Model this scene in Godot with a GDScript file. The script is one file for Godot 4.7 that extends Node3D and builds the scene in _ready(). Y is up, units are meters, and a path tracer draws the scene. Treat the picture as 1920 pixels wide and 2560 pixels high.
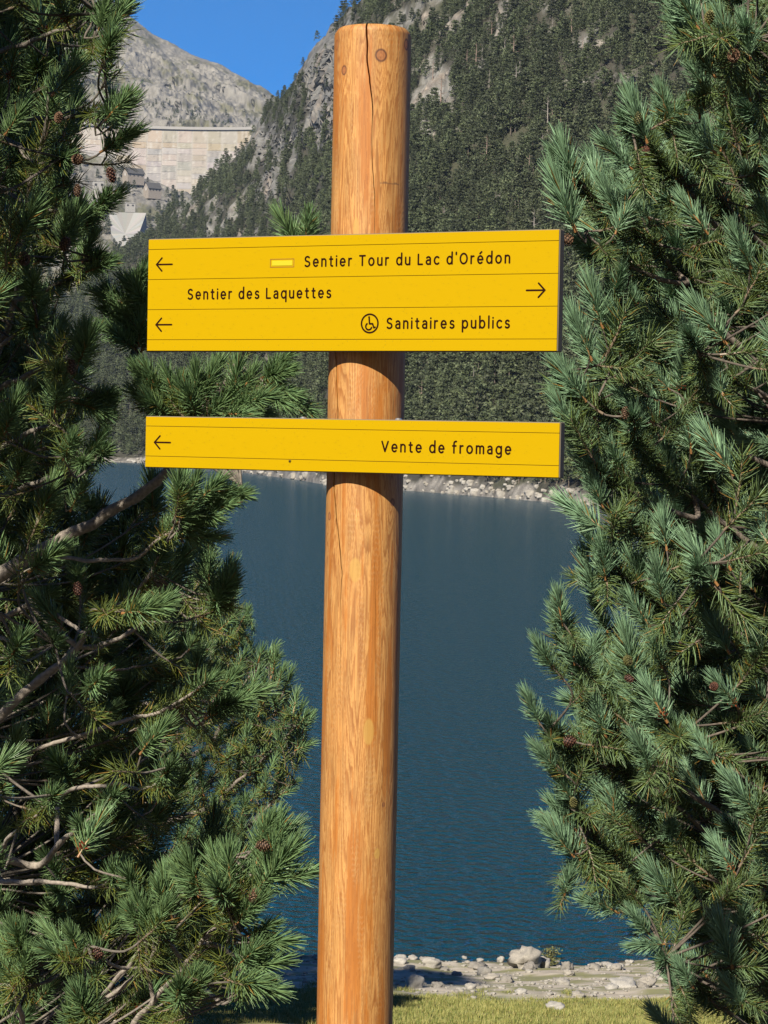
extends Node3D
# A yellow trail sign on a peeled log post, between mountain pines, above a lake with a dam far behind.

const F := 5696.0            # focal length in pixels of the 1920 x 2560 photograph
const K := 1920.0 / 1659.0   # measurements below were taken on a 1659 pixel wide view of it
const EYE := Vector3(0, 1.6, 0)
const LAKE := -10.4
var cam_basis := Basis(Vector3.RIGHT, -0.0324) * Basis(Vector3(0, 0, 1), 0.019)
var rng := RandomNumberGenerator.new()
var names := {}
var n_low := FastNoiseLite.new()
var n_mid := FastNoiseLite.new()
var n_fine := FastNoiseLite.new()
var n_ridge := FastNoiseLite.new()
var M := {}

# ------------------------------------------------------------------ mesh building
class MB:
	var v := PackedVector3Array()
	var n := PackedVector3Array()
	var c := PackedColorArray()
	var uv := PackedVector2Array()
	var ix := PackedInt32Array()
	func vert(p: Vector3, nn: Vector3, col := Color.WHITE) -> int:
		v.append(p)
		n.append(nn)
		c.append(col)
		return v.size() - 1
	func tri(i: int, j: int, k: int) -> void:
		var g := (v[k] - v[i]).cross(v[j] - v[i])
		ix.append(i)
		if g.dot(n[i] + n[j] + n[k]) >= 0.0:
			ix.append(j)
			ix.append(k)
		else:
			ix.append(k)
			ix.append(j)
	func quad(a: int, b: int, d: int, e: int) -> void:
		tri(a, b, d)
		tri(a, d, e)
	func flat3(a: Vector3, b: Vector3, d: Vector3, col: Color) -> void:
		var nn := (d - a).cross(b - a).normalized()
		var i := v.size()
		vert(a, nn, col)
		vert(b, nn, col)
		vert(d, nn, col)
		ix.append(i)
		ix.append(i + 1)
		ix.append(i + 2)
	func poly(pts: Array, outward: Vector3, col := Color.WHITE) -> void:
		var i := v.size()
		for p in pts:
			vert(p, outward, col)
		for k in range(1, pts.size() - 1):
			tri(i, i + k, i + k + 1)
	func box(at: Vector3, half: Vector3, bevel := 0.0, col := Color.WHITE, b := Basis.IDENTITY) -> void:
		# a box with chamfered edges
		for ax in 3:
			for s in [-1.0, 1.0]:
				var nn := Vector3.ZERO
				nn[ax] = s
				var u := (ax + 1) % 3
				var w := (ax + 2) % 3
				var pts := []
				for q in [[-1.0, -1.0], [1.0, -1.0], [1.0, 1.0], [-1.0, 1.0]]:
					var p := Vector3.ZERO
					p[ax] = s * half[ax]
					p[u] = q[0] * (half[u] - bevel)
					p[w] = q[1] * (half[w] - bevel)
					pts.append(at + b * p)
				poly(pts, b * nn, col)
		if bevel <= 0.0:
			return
		for ax in 3:
			var u := (ax + 1) % 3
			var w := (ax + 2) % 3
			for s in [-1.0, 1.0]:
				for t in [-1.0, 1.0]:
					var nn := Vector3.ZERO
					nn[u] = s
					nn[w] = t
					var pts := []
					for q in [[-1.0, 0], [1.0, 0], [1.0, 1], [-1.0, 1]]:
						var p := Vector3.ZERO
						p[ax] = q[0] * (half[ax] - bevel)
						p[u] = s * (half[u] - (bevel if q[1] == 0 else 0.0))
						p[w] = t * (half[w] - (bevel if q[1] == 1 else 0.0))
						pts.append(at + b * p)
					poly(pts, b * nn.normalized(), col)
	func tube(pts: PackedVector3Array, radii: PackedFloat32Array, sides: int, col := Color.WHITE, cap := true) -> void:
		var side := Vector3.ZERO
		var first := v.size()
		var m := pts.size()
		for i in m:
			var d := (pts[mini(i + 1, m - 1)] - pts[maxi(i - 1, 0)]).normalized()
			if i == 0:
				side = d.cross(Vector3(0.31, 0.2, 0.93)).normalized()
				if side.length() < 0.5:
					side = d.cross(Vector3.RIGHT).normalized()
			else:
				side = (side - d * side.dot(d)).normalized()
			var up := d.cross(side)
			for k in sides:
				var a := TAU * k / sides
				var nn := side * cos(a) + up * sin(a)
				vert(pts[i] + nn * radii[i], nn, col)
		for i in m - 1:
			for k in sides:
				var a := first + i * sides + k
				var b := first + i * sides + (k + 1) % sides
				quad(a, b, b + sides, a + sides)
		if cap:
			for e in [0, m - 1]:
				var d2 := (pts[e] - pts[1 if e == 0 else m - 2]).normalized()
				var ring := []
				for k in sides:
					ring.append(v[first + e * sides + k])
				poly(ring, d2, col)
	func mesh(mat: Material = null) -> ArrayMesh:
		var a := []
		a.resize(Mesh.ARRAY_MAX)
		a[Mesh.ARRAY_VERTEX] = v
		a[Mesh.ARRAY_NORMAL] = n
		a[Mesh.ARRAY_COLOR] = c
		if uv.size() == v.size():
			a[Mesh.ARRAY_TEX_UV] = uv
		a[Mesh.ARRAY_INDEX] = ix
		var m := ArrayMesh.new()
		m.add_surface_from_arrays(Mesh.PRIMITIVE_TRIANGLES, a)
		if mat:
			m.surface_set_material(0, mat)
		return m

func numbered(called: String) -> String:
	var k: int = names.get(called, 0)
	names[called] = k + 1
	return called if k == 0 else "%s_%03d" % [called, k]

func thing(called: String, label: String, category: String, at := Vector3.ZERO, turn := 0.0, group := "") -> Node3D:
	var o := Node3D.new()
	o.name = numbered(called)
	add_child(o)
	o.position = at
	o.rotation.y = turn
	tag(o, label, category, group)
	return o

func tag(o: Node, label: String, category: String, group := "", kind := "") -> void:
	if label: o.set_meta("label", label)
	if category: o.set_meta("category", category)
	if group: o.set_meta("group", group)
	if kind: o.set_meta("kind", kind)

func obj(called: String, mesh: Mesh, mat: Material, parent: Node = null) -> MeshInstance3D:
	var o := MeshInstance3D.new()
	o.name = numbered(called) if parent == null else called
	o.mesh = mesh
	if mat:
		o.material_override = mat
	(parent if parent else self).add_child(o, true)
	return o

func structure(called: String, mesh: Mesh, mat: Material) -> MeshInstance3D:
	var o := obj(called, mesh, mat)
	o.set_meta("kind", "structure")
	return o

func mat(r: float, g: float, b: float, rough := 0.8, vertex := false) -> StandardMaterial3D:
	var m := StandardMaterial3D.new()
	m.albedo_color = Color(r, g, b).linear_to_srgb()
	m.roughness = rough
	m.vertex_color_use_as_albedo = vertex
	return m

func noise_texture(seed_: int, freq: float, size := 256, normal := 0.0) -> ImageTexture:
	var f := FastNoiseLite.new()
	f.seed = seed_
	f.frequency = freq
	f.fractal_octaves = 4
	var im := f.get_seamless_image(size, size)
	im.convert(Image.FORMAT_RGBA8)
	if normal > 0.0:
		im.bump_map_to_normal_map(normal)
	return ImageTexture.create_from_image(im)

# ------------------------------------------------------------------ measuring
func look(u: float, w: float) -> Vector3:   # direction, per metre of depth, of a point on the photograph
	var d := cam_basis * Vector3((u - 960.0) / F, (1280.0 - w) / F, -1.0)
	return d / -d.z

func at(x: float, y: float, depth: float) -> Vector3:
	return EYE + look(x * K, y * K) * depth

func to_px(p: Vector3) -> Vector2:
	var q := cam_basis.inverse() * (p - EYE)
	return Vector2(960.0 + F * q.x / -q.z, 1280.0 - F * q.y / -q.z) / K

func table(t: Array, x: float) -> float:
	if x <= t[0][0]: return t[0][1]
	for i in range(1, t.size()):
		if x <= t[i][0]:
			return lerpf(t[i - 1][1], t[i][1], (x - t[i - 1][0]) / (t[i][0] - t[i - 1][0]))
	return t[t.size() - 1][1]

func rough_color(c: Color, spread: float) -> Color:
	var k := 1.0 + rng.randf_range(-spread, spread)
	return Color(c.r * k * (1 + rng.randf_range(-0.06, 0.06)), c.g * k, c.b * k * (1 + rng.randf_range(-0.08, 0.08)))

func _ready() -> void:
	rng.seed = 7
	# ---- camera
	var cam := Camera3D.new()
	cam.name = "camera"
	add_child(cam)
	cam.transform = Transform3D(cam_basis, EYE)
	cam.fov = rad_to_deg(2.0 * atan(1280.0 / F))
	cam.near = 0.05
	cam.far = 9000.0
	cam.current = true
	# ---- sky, haze and exposure
	var sky_mat := ProceduralSkyMaterial.new()
	sky_mat.sky_top_color = Color(0.005, 0.024, 0.082).linear_to_srgb()
	sky_mat.sky_horizon_color = Color(0.013, 0.232, 0.69).linear_to_srgb()
	sky_mat.sky_curve = 0.15
	sky_mat.ground_bottom_color = Color(0.03, 0.035, 0.02).linear_to_srgb()
	sky_mat.ground_horizon_color = Color(0.05, 0.055, 0.045).linear_to_srgb()
	sky_mat.sun_angle_max = 1.0
	var env := Environment.new()
	env.background_mode = Environment.BG_SKY
	env.sky = Sky.new()
	env.sky.sky_material = sky_mat
	env.tonemap_mode = Environment.TONE_MAPPER_LINEAR
	env.tonemap_exposure = 2.0
	env.fog_enabled = true
	env.fog_density = 0.00004
	env.fog_light_color = Color(0.80, 0.88, 1.0)
	env.sdfgi_enabled = true
	env.ssao_enabled = true
	env.ssil_enabled = true
	var we := WorldEnvironment.new()
	we.name = "environment"
	we.environment = env
	add_child(we)
	# ---- sun: behind the camera, to the left
	var sun := DirectionalLight3D.new()
	sun.name = "sun"
	add_child(sun)
	sun.light_energy = 1.6
	sun.light_angular_distance = 0.53
	sun.light_color = Color(1.0, 0.955, 0.88)
	sun.shadow_enabled = true
	sun.look_at_from_position(Vector3(-0.308, 0.616, 0.725), Vector3.ZERO)
	# ---- noises
	for q in [[n_low, 11, 1.0, 3], [n_mid, 23, 1.0, 4], [n_fine, 37, 1.0, 3]]:
		q[0].seed = q[1]
		q[0].frequency = q[2]
		q[0].fractal_octaves = q[3]
	n_ridge.seed = 51
	n_ridge.frequency = 1.0
	n_ridge.fractal_type = FastNoiseLite.FRACTAL_RIDGED
	n_ridge.fractal_octaves = 4
	materials()
	mountains()
	dam_and_houses()
	lake_and_shore()
	forest()
	signpost()
	pines()

func materials() -> void:
	M.ground = mat(0.52, 0.52, 0.52, 0.95, true)
	M.leaf = mat(0.52, 0.52, 0.52, 0.7, true)
	M.needle = mat(0.70, 0.70, 0.70, 0.34, true)
	M.needle.metallic_specular = 0.4
	M.bark = mat(0.70, 0.70, 0.70, 0.9, true)
	M.bark.uv1_triplanar = true
	M.bark.uv1_scale = Vector3.ONE * 14.0
	M.bark.normal_enabled = true
	M.bark.normal_texture = noise_texture(5, 0.02, 256, 6.0)
	M.bark.albedo_texture = grain_texture(5, 0.02)
	M.rock = mat(0.52, 0.52, 0.52, 0.92, true)
	M.rock.uv1_triplanar = true
	M.rock.uv1_world_triplanar = true
	M.rock.uv1_scale = Vector3.ONE * 0.35
	M.rock.albedo_texture = grain_texture(9, 0.03)
	M.stone = mat(0.66, 0.66, 0.66, 0.9, true)
	M.stone.uv1_triplanar = true
	M.stone.uv1_scale = Vector3.ONE * 2.0
	M.stone.albedo_texture = grain_texture(10, 0.03)
	M.cone = mat(0.70, 0.70, 0.70, 0.7, true)
	M.concrete = mat(0.52, 0.52, 0.52, 0.9, true)

func grain_texture(seed_: int, freq: float) -> ImageTexture:   # a grey grain that multiplies a colour
	var f := FastNoiseLite.new()
	f.seed = seed_
	f.frequency = freq
	f.fractal_octaves = 5
	var im := f.get_seamless_image(256, 256)
	im.convert(Image.FORMAT_RGB8)
	for y in 256:
		for x in 256:
			var k := clampf(0.62 + 0.5 * im.get_pixel(x, y).r, 0.0, 1.0)
			im.set_pixel(x, y, Color(k, k, k))
	return ImageTexture.create_from_image(im)

# ------------------------------------------------------------------ terrain
var crest := []
var crest_d := [[-0.30, 1500.0], [-0.12, 1450.0], [-0.087, 1350.0], [-0.058, 1250.0], [-0.0455, 1150.0], [-0.023, 960.0], [-0.008, 900.0], [0.055, 850.0], [0.177, 800.0], [0.35, 760.0]]
var shore_d := [[-0.30, 1050.0], [-0.107, 930.0], [-0.026, 574.0], [0.014, 520.0], [0.0835, 435.0], [0.168, 380.0], [0.35, 320.0]]
var rock_blobs := [[690, 190, 60, 130, 0.75], [915, 210, 45, 120, 0.62], [560, 320, 80, 45, 0.65], [420, 455, 120, 32, 0.55], [560, 410, 26, 36, 0.7], [480, 500, 60, 18, 0.5],
	[640, 300, 70, 60, 0.45], [930, 60, 60, 40, 0.5], [800, 150, 60, 120, 0.35], [900, 290, 25, 40, 0.8], [1010, 60, 90, 40, 0.3]]

func rm_point(t: float, s: float) -> Vector3:
	var d0 := table(shore_d, t)
	var d1 := table(crest_d, t)
	var e0 := (LAKE - 1.6) / d0
	var e1 := table(crest, t)
	var k := clampf(s, 0.0, 1.0)
	var d := lerpf(d0, d1, s)
	var e := lerpf(e0, e1, pow(k, 0.85))
	if s > 1.0:
		e = e1 - (s - 1.0) * 0.5
	var p := Vector3(t * d, 1.6 + e * d, -d)
	if s < 0.0:
		p.y = LAKE + s * d0 * 0.6
		return p
	var w := smoothstep(0.0, 0.12, s) * (1.0 - 0.75 * smoothstep(0.85, 1.0, s))
	var nn := n_low.get_noise_3d(p.x * 0.011, p.y * 0.004, p.z * 0.011) * 16.0
	var r := n_ridge.get_noise_3d(p.x * 0.022, p.y * 0.022, p.z * 0.022)
	p.y += w * (nn + r * 5.0)
	var r2 := n_ridge.get_noise_3d(p.x * 0.08 + 9.0, p.y * 0.08, p.z * 0.08)
	p.y += w * r2 * 2.6
	p.x += w * n_mid.get_noise_3d(p.x * 0.05, p.y * 0.05, p.z * 0.05) * 4.0
	return p

func rockiness(p: Vector3) -> float:
	var e := (p.y - 1.6) / -p.z
	var x := 829.5 + p.x / -p.z * 4922.0
	var y := 946.0 - e * 4922.0 + (x - 829.5) * 0.019
	var k := 0.13
	for b in rock_blobs:
		var q := Vector2((x - b[0]) / b[2], (y - b[1]) / b[3])
		k = maxf(k, b[4] * exp(-q.length_squared() * 0.6))
	if x > 800.0:
		k = maxf(k, 0.27 * smoothstep(420.0, 120.0, y))
	k += 0.16 * smoothstep(LAKE + 16.0, LAKE + 3.0, p.y)
	var nz := 0.5 + 0.5 * n_mid.get_noise_3d(p.x * 0.03, p.y * 0.03, p.z * 0.03) + 0.25 * n_fine.get_noise_3d(p.x * 0.11, p.y * 0.11, p.z * 0.11)
	return smoothstep(0.5, 0.62, nz * 0.62 + k * 0.62)

func grid(cols: int, rows: int, point: Callable, color: Callable) -> MB:
	var mb := MB.new()
	var pts := PackedVector3Array()
	for j in rows:
		for i in cols:
			pts.append(point.call(i, j))
	for j in rows:
		for i in cols:
			var p := pts[j * cols + i]
			var a := pts[j * cols + mini(i + 1, cols - 1)] - pts[j * cols + maxi(i - 1, 0)]
			var b := pts[mini(j + 1, rows - 1) * cols + i] - pts[maxi(j - 1, 0) * cols + i]
			var nn := a.cross(b).normalized()
			if nn.y < 0.0:
				nn = -nn
			mb.vert(p, nn, color.call(p, nn))
	for j in rows - 1:
		for i in cols - 1:
			var a2 := j * cols + i
			mb.quad(a2, a2 + 1, a2 + cols + 1, a2 + cols)
	return mb

func slope_color(p: Vector3, nn: Vector3) -> Color:
	var r := rockiness(p)
	var f := n_fine.get_noise_3d(p.x * 0.25, p.y * 0.25, p.z * 0.25)
	var g := n_mid.get_noise_3d(p.x * 0.017 + 40.0, p.y * 0.017, p.z * 0.017)
	var soil := Color(0.075, 0.072, 0.05).lerp(Color(0.10, 0.11, 0.055), smoothstep(0.0, 0.5, g))
	var warm := smoothstep(0.1, 0.5, n_mid.get_noise_3d(p.x * 0.04, p.y * 0.04 + 90.0, p.z * 0.04))
	var rock := Color(0.34, 0.335, 0.31).lerp(Color(0.46, 0.37, 0.29), warm * 0.6)
	rock = rock * (1.0 + f * 0.7)
	var bank := smoothstep(2.9, 1.7, p.y - LAKE + 2.5 * n_mid.get_noise_2d(p.x * 0.06, p.z * 0.06))
	return soil.lerp(rock, r).lerp(Color(0.36, 0.34, 0.31) * (1.0 + 0.9 * f), bank) * (1.0 + 0.25 * f)

func mountains() -> void:
	# the slope across the lake, and the spur that runs down in front of the dam
	for q in [[-300, 880], [0, 760], [100, 690], [150, 660], [240, 560], [310, 520], [380, 448], [440, 408], [500, 352], [545, 290], [580, 240], [605, 213], [630, 185], [655, 140], [680, 105], [715, 55], [745, 35], [790, 0], [900, -110], [1100, -280], [1700, -640], [2300, -900]]:
		var d := look(q[0] * K, q[1] * K)
		crest.append([d.x, d.y])
	var cols := 560
	var rows := 400
	var mb := grid(cols, rows, func(i, j): return rm_point(lerpf(-0.2, 0.2, i / (cols - 1.0)), -0.03 + 1.13 * j / (rows - 1.0)), slope_color)
	structure("forested_hillside", mb.mesh(), M.rock)
	# the bare mountain behind the dam, with the hill below the dam in front
	var far_crest := []
	for q in [[-600, -560], [-300, -380], [0, -185], [120, -95], [180, -50], [240, 0], [265, 24], [300, 52], [330, 77], [370, 97], [400, 112], [470, 140], [530, 172], [570, 196], [605, 217], [700, 262], [900, 330]]:
		var d := look(q[0] * K, q[1] * K)
		far_crest.append([d.x, d.y])
	var hill_top := []
	for q in [[-600, 300], [150, 330], [230, 345], [262, 362], [300, 388], [340, 404], [400, 428], [500, 485], [900, 700]]:
		var d := look(q[0] * K, q[1] * K)
		hill_top.append([d.x, d.y])
	far_point = func(t: float, s: float) -> Vector3:
		var d: float
		var e: float
		var hill := table(hill_top, t)
		if s < 0.5:
			d = lerpf(1250.0, 2150.0, s * 2.0)
			e = lerpf(-0.012, hill, pow(s * 2.0, 0.9))
		elif s < 0.58:
			d = lerpf(2150.0, 2420.0, (s - 0.5) / 0.08)
			e = lerpf(hill, 0.118, (s - 0.5) / 0.08) - 0.02 * sin((s - 0.5) / 0.08 * PI)
		else:
			var k := minf((s - 0.58) / 0.38, 1.0)
			d = lerpf(2420.0, 3300.0, k)
			e = lerpf(0.118, table(far_crest, t), pow(k, 0.8))
			if s > 0.96:
				d += (s - 0.96) * 5000.0
				e -= (s - 0.96) * 0.6
		var p := Vector3(t * d, 1.6 + e * d, -d)
		var w := 0.8 if s < 0.5 else (0.4 if s < 0.58 else 1.5 * (1.0 - 0.7 * smoothstep(0.85, 0.96, s)))
		p.y += w * (n_low.get_noise_3d(p.x * 0.006, p.y * 0.003, p.z * 0.006) * 14.0 + n_ridge.get_noise_3d(p.x * 0.012, p.y * 0.012, p.z * 0.012) * 8.0)
		p.z += w * n_mid.get_noise_3d(p.x * 0.02, p.y * 0.02, p.z * 0.02) * 14.0
		p.y += w * (n_ridge.get_noise_3d(p.x * 0.05, p.y * 0.05, p.z * 0.05) * 2.2 + n_fine.get_noise_3d(p.x * 0.12, p.y * 0.12, p.z * 0.12) * 1.0)
		return p
	var fc := 400
	var fr := 400
	var mb2 := grid(fc, fr, func(i, j): return far_point.call(lerpf(-0.175, -0.02, i / (fc - 1.0)), j / (fr - 1.0)), far_color)
	structure("rocky_mountain", mb2.mesh(), M.rock)

var far_point: Callable

func far_color(p: Vector3, nn: Vector3) -> Color:
	var f := n_fine.get_noise_3d(p.x * 0.09, p.y * 0.09, p.z * 0.09)
	var g := n_mid.get_noise_3d(p.x * 0.013, p.y * 0.02, p.z * 0.006)
	var streak := n_mid.get_noise_3d(p.x * 0.05 + p.y * 0.04, p.y * 0.02 - p.x * 0.02, p.z * 0.01)
	var f2 := n_fine.get_noise_3d(p.x * 0.25, p.y * 0.25, p.z * 0.1)
	var rock := Color(0.41, 0.395, 0.36) * (1.0 + 0.35 * f + 0.4 * streak + 0.3 * f2)
	var high := smoothstep(280.0, 480.0, p.y)
	var turf := Color(0.16, 0.17, 0.08).lerp(Color(0.22, 0.215, 0.12), smoothstep(-0.3, 0.4, f))
	var k := smoothstep(lerpf(0.0, 0.06, high), lerpf(0.2, 0.3, high), g * 0.7 + 0.35 * f + 0.4 * streak)
	return rock.lerp(turf, k * 0.85)

# ------------------------------------------------------------------ dam and houses
func dam_and_houses() -> void:
	var crest_y := at(475.0 / K, 318.0 / K, 2312.0).y
	var left := at(150, 272, 2296.0)
	var right := at(640, 276, 2296.0)
	var dam := thing("arch_dam", "pale concrete arch dam across the gap between the two mountains", "dam", Vector3((left.x + right.x) / 2.0, crest_y - 100.0, -2296.0))
	var half := (right.x - left.x) / 2.0
	var radius := (half * half + 26.0 * 26.0) / (2.0 * 26.0)
	var arc := func(x: float, y: float, out: float) -> Vector3:   # x along the crest, y above the foot; bulging away from the lake
		var bulge := sqrt(radius * radius - x * x) - (radius - 26.0)
		return Vector3(x, y, -bulge + (100.0 - y) * 0.10 + out)
	var body := MB.new()
	var cols := 26
	for i in cols:
		var x0 := lerpf(-half, half, i / float(cols))
		var x1 := lerpf(-half, half, (i + 1) / float(cols))
		body.poly([arc.call(x0, -6, 0), arc.call(x1, -6, 0), arc.call(x1, 100, 0), arc.call(x0, 100, 0)], Vector3(0, 0, 1), Color(0.66, 0.63, 0.58))
		body.poly([arc.call(x0, 100, 0), arc.call(x1, 100, 0), arc.call(x1, 100, -7), arc.call(x0, 100, -7)], Vector3.UP, Color(0.4, 0.39, 0.37))
		body.poly([arc.call(x0, -6, -20), arc.call(x1, -6, -20), arc.call(x1, 100, -7), arc.call(x0, 100, -7)], Vector3(0, 0, -1), Color(0.3, 0.28, 0.26))
	obj("wall", body.mesh(), M.concrete, dam)
	# cast panels: columns between the vertical joints, lifts between the horizontal ones
	var pc := 15
	for i in pc:
		var x0 := lerpf(-half, half, i / float(pc)) + 0.25
		var x1 := lerpf(-half, half, (i + 1) / float(pc)) - 0.25
		var y := 98.5
		var row := 0
		while y > 20.0:
			var h := 13.5 if row == 0 else rng.randf_range(5.0, 8.5)
			var tan_top := row <= 1
			var tone: Color = Color(0.55, 0.485, 0.40) if tan_top else [Color(0.47, 0.44, 0.42), Color(0.53, 0.49, 0.455), Color(0.56, 0.515, 0.465), Color(0.43, 0.41, 0.395)][rng.randi() % 4]
			tone = rough_color(tone, 0.06)
			if rng.randf() < 0.12:
				tone = tone.lerp(Color(0.5, 0.4, 0.24), 0.5)
			var p := MB.new()
			var nx := 9
			var ny := 9
			for b in ny:
				for a in nx:
					var x := lerpf(x0, x1, a / (nx - 1.0))
					var yy := lerpf(y - h + 0.3, y, b / (ny - 1.0))
					var st := n_mid.get_noise_2d(x * 0.45, yy * 0.05 + 7.0) + 0.5 * n_fine.get_noise_2d(x * 0.8, yy * 0.5)
					var lime := smoothstep(0.15, 0.6, st)
					if b == ny - 1:
						lime = maxf(lime, 0.6 * smoothstep(-0.3, 0.3, n_fine.get_noise_2d(x * 0.2, yy)))
					if a == 0 or a == nx - 1:
						lime = maxf(lime, 0.45)
					var cc := tone.lerp(Color(0.72, 0.69, 0.63), lime * 0.75) * (1.0 - 0.3 * smoothstep(0.2, 0.7, -st))
					p.vert(arc.call(x, yy, 0.3), Vector3(0, 0.05, 1).normalized(), cc)
			for b in ny - 1:
				for a in nx - 1:
					p.quad(b * nx + a, b * nx + a + 1, (b + 1) * nx + a + 1, (b + 1) * nx + a)
			obj("concrete_panel", p.mesh(), M.concrete, dam)
			y -= h
			row += 1
	var par := MB.new()
	for i in cols:
		var x0 := lerpf(-half, half, i / float(cols))
		var x1 := lerpf(-half, half, (i + 1) / float(cols))
		for z in [[2.2, 1.4], [-7.2, -6.6]]:
			par.poly([arc.call(x0, 98.6, z[0]), arc.call(x1, 98.6, z[0]), arc.call(x1, 101.4, z[0]), arc.call(x0, 101.4, z[0])], Vector3(0, 0, 1), Color(0.5, 0.49, 0.47))
			par.poly([arc.call(x0, 101.4, z[0]), arc.call(x1, 101.4, z[0]), arc.call(x1, 101.4, z[1]), arc.call(x0, 101.4, z[1])], Vector3.UP, Color(0.5, 0.49, 0.47))
		par.poly([arc.call(x0, 98.6, 2.2), arc.call(x1, 98.6, 2.2), arc.call(x1, 98.6, 0.0), arc.call(x0, 98.6, 0.0)], Vector3.DOWN, Color(0.4, 0.39, 0.37))
	obj("parapet", par.mesh(), M.concrete, dam)
	# houses of the dam keepers
	house("stone_house", "long stone house with dark roof below the dam, upper of the two", at(288, 386, 2120.0), 12.5, 7.5, 4.4, 5.0, 0.6)
	house("stone_house", "small stone house with dark roof below the dam, lower of the two", at(329, 416, 2080.0), 9.5, 7.0, 3.6, 5.0, 0.6)
	flat_building("concrete_hut", "flat pale building on the slope left of the stone houses", at(213, 407, 2050.0), Vector3(5.5, 2.9, 4.0))
	flat_building("concrete_hut", "small grey hut just above the pale concrete apron", at(281, 449, 1965.0), Vector3(4.2, 1.9, 3.0))
	var ap := MB.new()
	var corners := [at(236, 458, 1950.0), at(316, 460, 1950.0), at(300, 505, 1880.0), at(262, 535, 1860.0), at(240, 505, 1880.0)]
	var mid: Vector3 = corners[2].lerp(corners[4], 0.5)
	for i in 5:
		var a: Vector3 = corners[i] - mid
		var b: Vector3 = corners[(i + 1) % 5] - mid
		var nn := Vector3(-0.1, 0.75, 0.65).normalized()
		for k in 6:
			var q0 := k / 6.0
			var q1 := (k + 1) / 6.0
			var col := rough_color(Color(0.40, 0.40, 0.395), 0.2)
			ap.poly([a.lerp(b, q0), a.lerp(b, q1), Vector3.ZERO], nn, col)
		ap.poly([a, b, b + Vector3(0, -12, -6), a + Vector3(0, -12, -6)], (a + b).normalized(), Color(0.5, 0.5, 0.5))
	var apron := thing("concrete_apron", "pale concrete spillway apron low on the slope below the dam", "spillway", mid)
	obj("slab", ap.mesh(), M.concrete, apron)

func house(called: String, label: String, p: Vector3, hx: float, hz: float, wall_h: float, roof_h: float, turn: float) -> void:
	var o := thing(called, label, "house", p, turn)
	var w := MB.new()
	var wall_col := Color(0.42, 0.37, 0.32)
	w.box(Vector3(0, wall_h / 2.0 - 3.0, 0), Vector3(hx * 0.7, wall_h / 2.0 + 3.0, hz * 0.7), 0.05, wall_col)
	for s in [-1.0, 1.0]:
		w.poly([Vector3(s * hx * 0.7, wall_h, -hz * 0.7), Vector3(s * hx * 0.7, wall_h, hz * 0.7), Vector3(s * hx * 0.7, wall_h + roof_h, 0)], Vector3(s, 0, 0), Color(0.5, 0.45, 0.4))
	obj("wall", w.mesh(), M.stone, o)
	for s in [-1.0, 1.0]:
		var r := MB.new()
		var a := Vector3(0, wall_h + roof_h + 0.1, 0)
		var b := Vector3(0, wall_h - 0.5, s * hz * 0.82)
		var nn := Vector3(0, hz * 0.82, s * (roof_h + 0.6)).normalized()
		for lift in [0.0, 0.35]:
			r.poly([a + Vector3(-hx * 0.76, lift, 0), a + Vector3(hx * 0.76, lift, 0), b + Vector3(hx * 0.76, lift, 0), b + Vector3(-hx * 0.76, lift, 0)], nn if lift > 0 else -nn, Color(0.10, 0.10, 0.105))
		r.poly([b + Vector3(-hx * 0.76, 0, 0), b + Vector3(hx * 0.76, 0, 0), b + Vector3(hx * 0.76, 0.35, 0), b + Vector3(-hx * 0.76, 0.35, 0)], Vector3(0, 0, s), Color(0.12, 0.12, 0.12))
		obj("roof", r.mesh(), M.concrete, o)
	for i in 4:
		var f := MB.new()
		f.box(Vector3(lerpf(-hx * 0.5, hx * 0.5, i / 3.0), wall_h * 0.52, hz * 0.7 + 0.06), Vector3(0.5, 0.7, 0.08), 0.0, Color(0.05, 0.05, 0.06))
		obj("window", f.mesh(), M.concrete, o)
	var d := MB.new()
	d.box(Vector3(-hx * 0.7 - 0.05, wall_h * 0.75, 0.3), Vector3(0.08, 1.3, 0.9), 0.0, Color(0.75, 0.73, 0.7))
	obj("shutter", d.mesh(), M.concrete, o)

func flat_building(called: String, label: String, p: Vector3, half: Vector3) -> void:
	var o := thing(called, label, "building", p, 0.2)
	var w := MB.new()
	w.box(Vector3(0, half.y - 2.0, 0), half + Vector3(0, 2.0, 0), 0.05, Color(0.5, 0.49, 0.46))
	obj("wall", w.mesh(), M.stone, o)
	var r := MB.new()
	r.box(Vector3(0, half.y * 2.0 + 0.2, 0), Vector3(half.x + 0.4, 0.2, half.z + 0.4), 0.05, Color(0.55, 0.54, 0.52))
	obj("roof", r.mesh(), M.concrete, o)
	for s in [-0.5, 0.5]:
		var f := MB.new()
		f.box(Vector3(s * half.x, half.y, half.z + 0.05), Vector3(half.x * 0.2, half.y * 0.35, 0.08), 0.0, Color(0.05, 0.05, 0.06))
		obj("window", f.mesh(), M.concrete, o)

# ------------------------------------------------------------------ near ground, lake, stones
var profile := [[-420.0, 190.0], [-60.0, 22.0], [-14.0, 0.4], [-8.0, 0.05], [0.0, 0.02], [3.9, 0.0], [6.0, -0.3], [10.0, -1.7], [20.0, -4.2], [32.0, -6.65], [41.0, -8.45], [47.0, -9.5], [52.0, -10.33], [58.0, -11.4], [80.0, -16.0]]  # rises behind the camera: unseen hillside added to block low sky and deepen shade

func ground_y(x: float, z: float) -> float:
	var y := table(profile, -z + 0.9 * n_low.get_noise_2d(x * 0.12, 3.0) * smoothstep(20.0, 45.0, -z))
	return y + 0.12 * n_low.get_noise_2d(x * 0.25, z * 0.25) + 0.04 * n_mid.get_noise_2d(x * 1.3, z * 1.3) * smoothstep(8.0, 20.0, -z)

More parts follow.
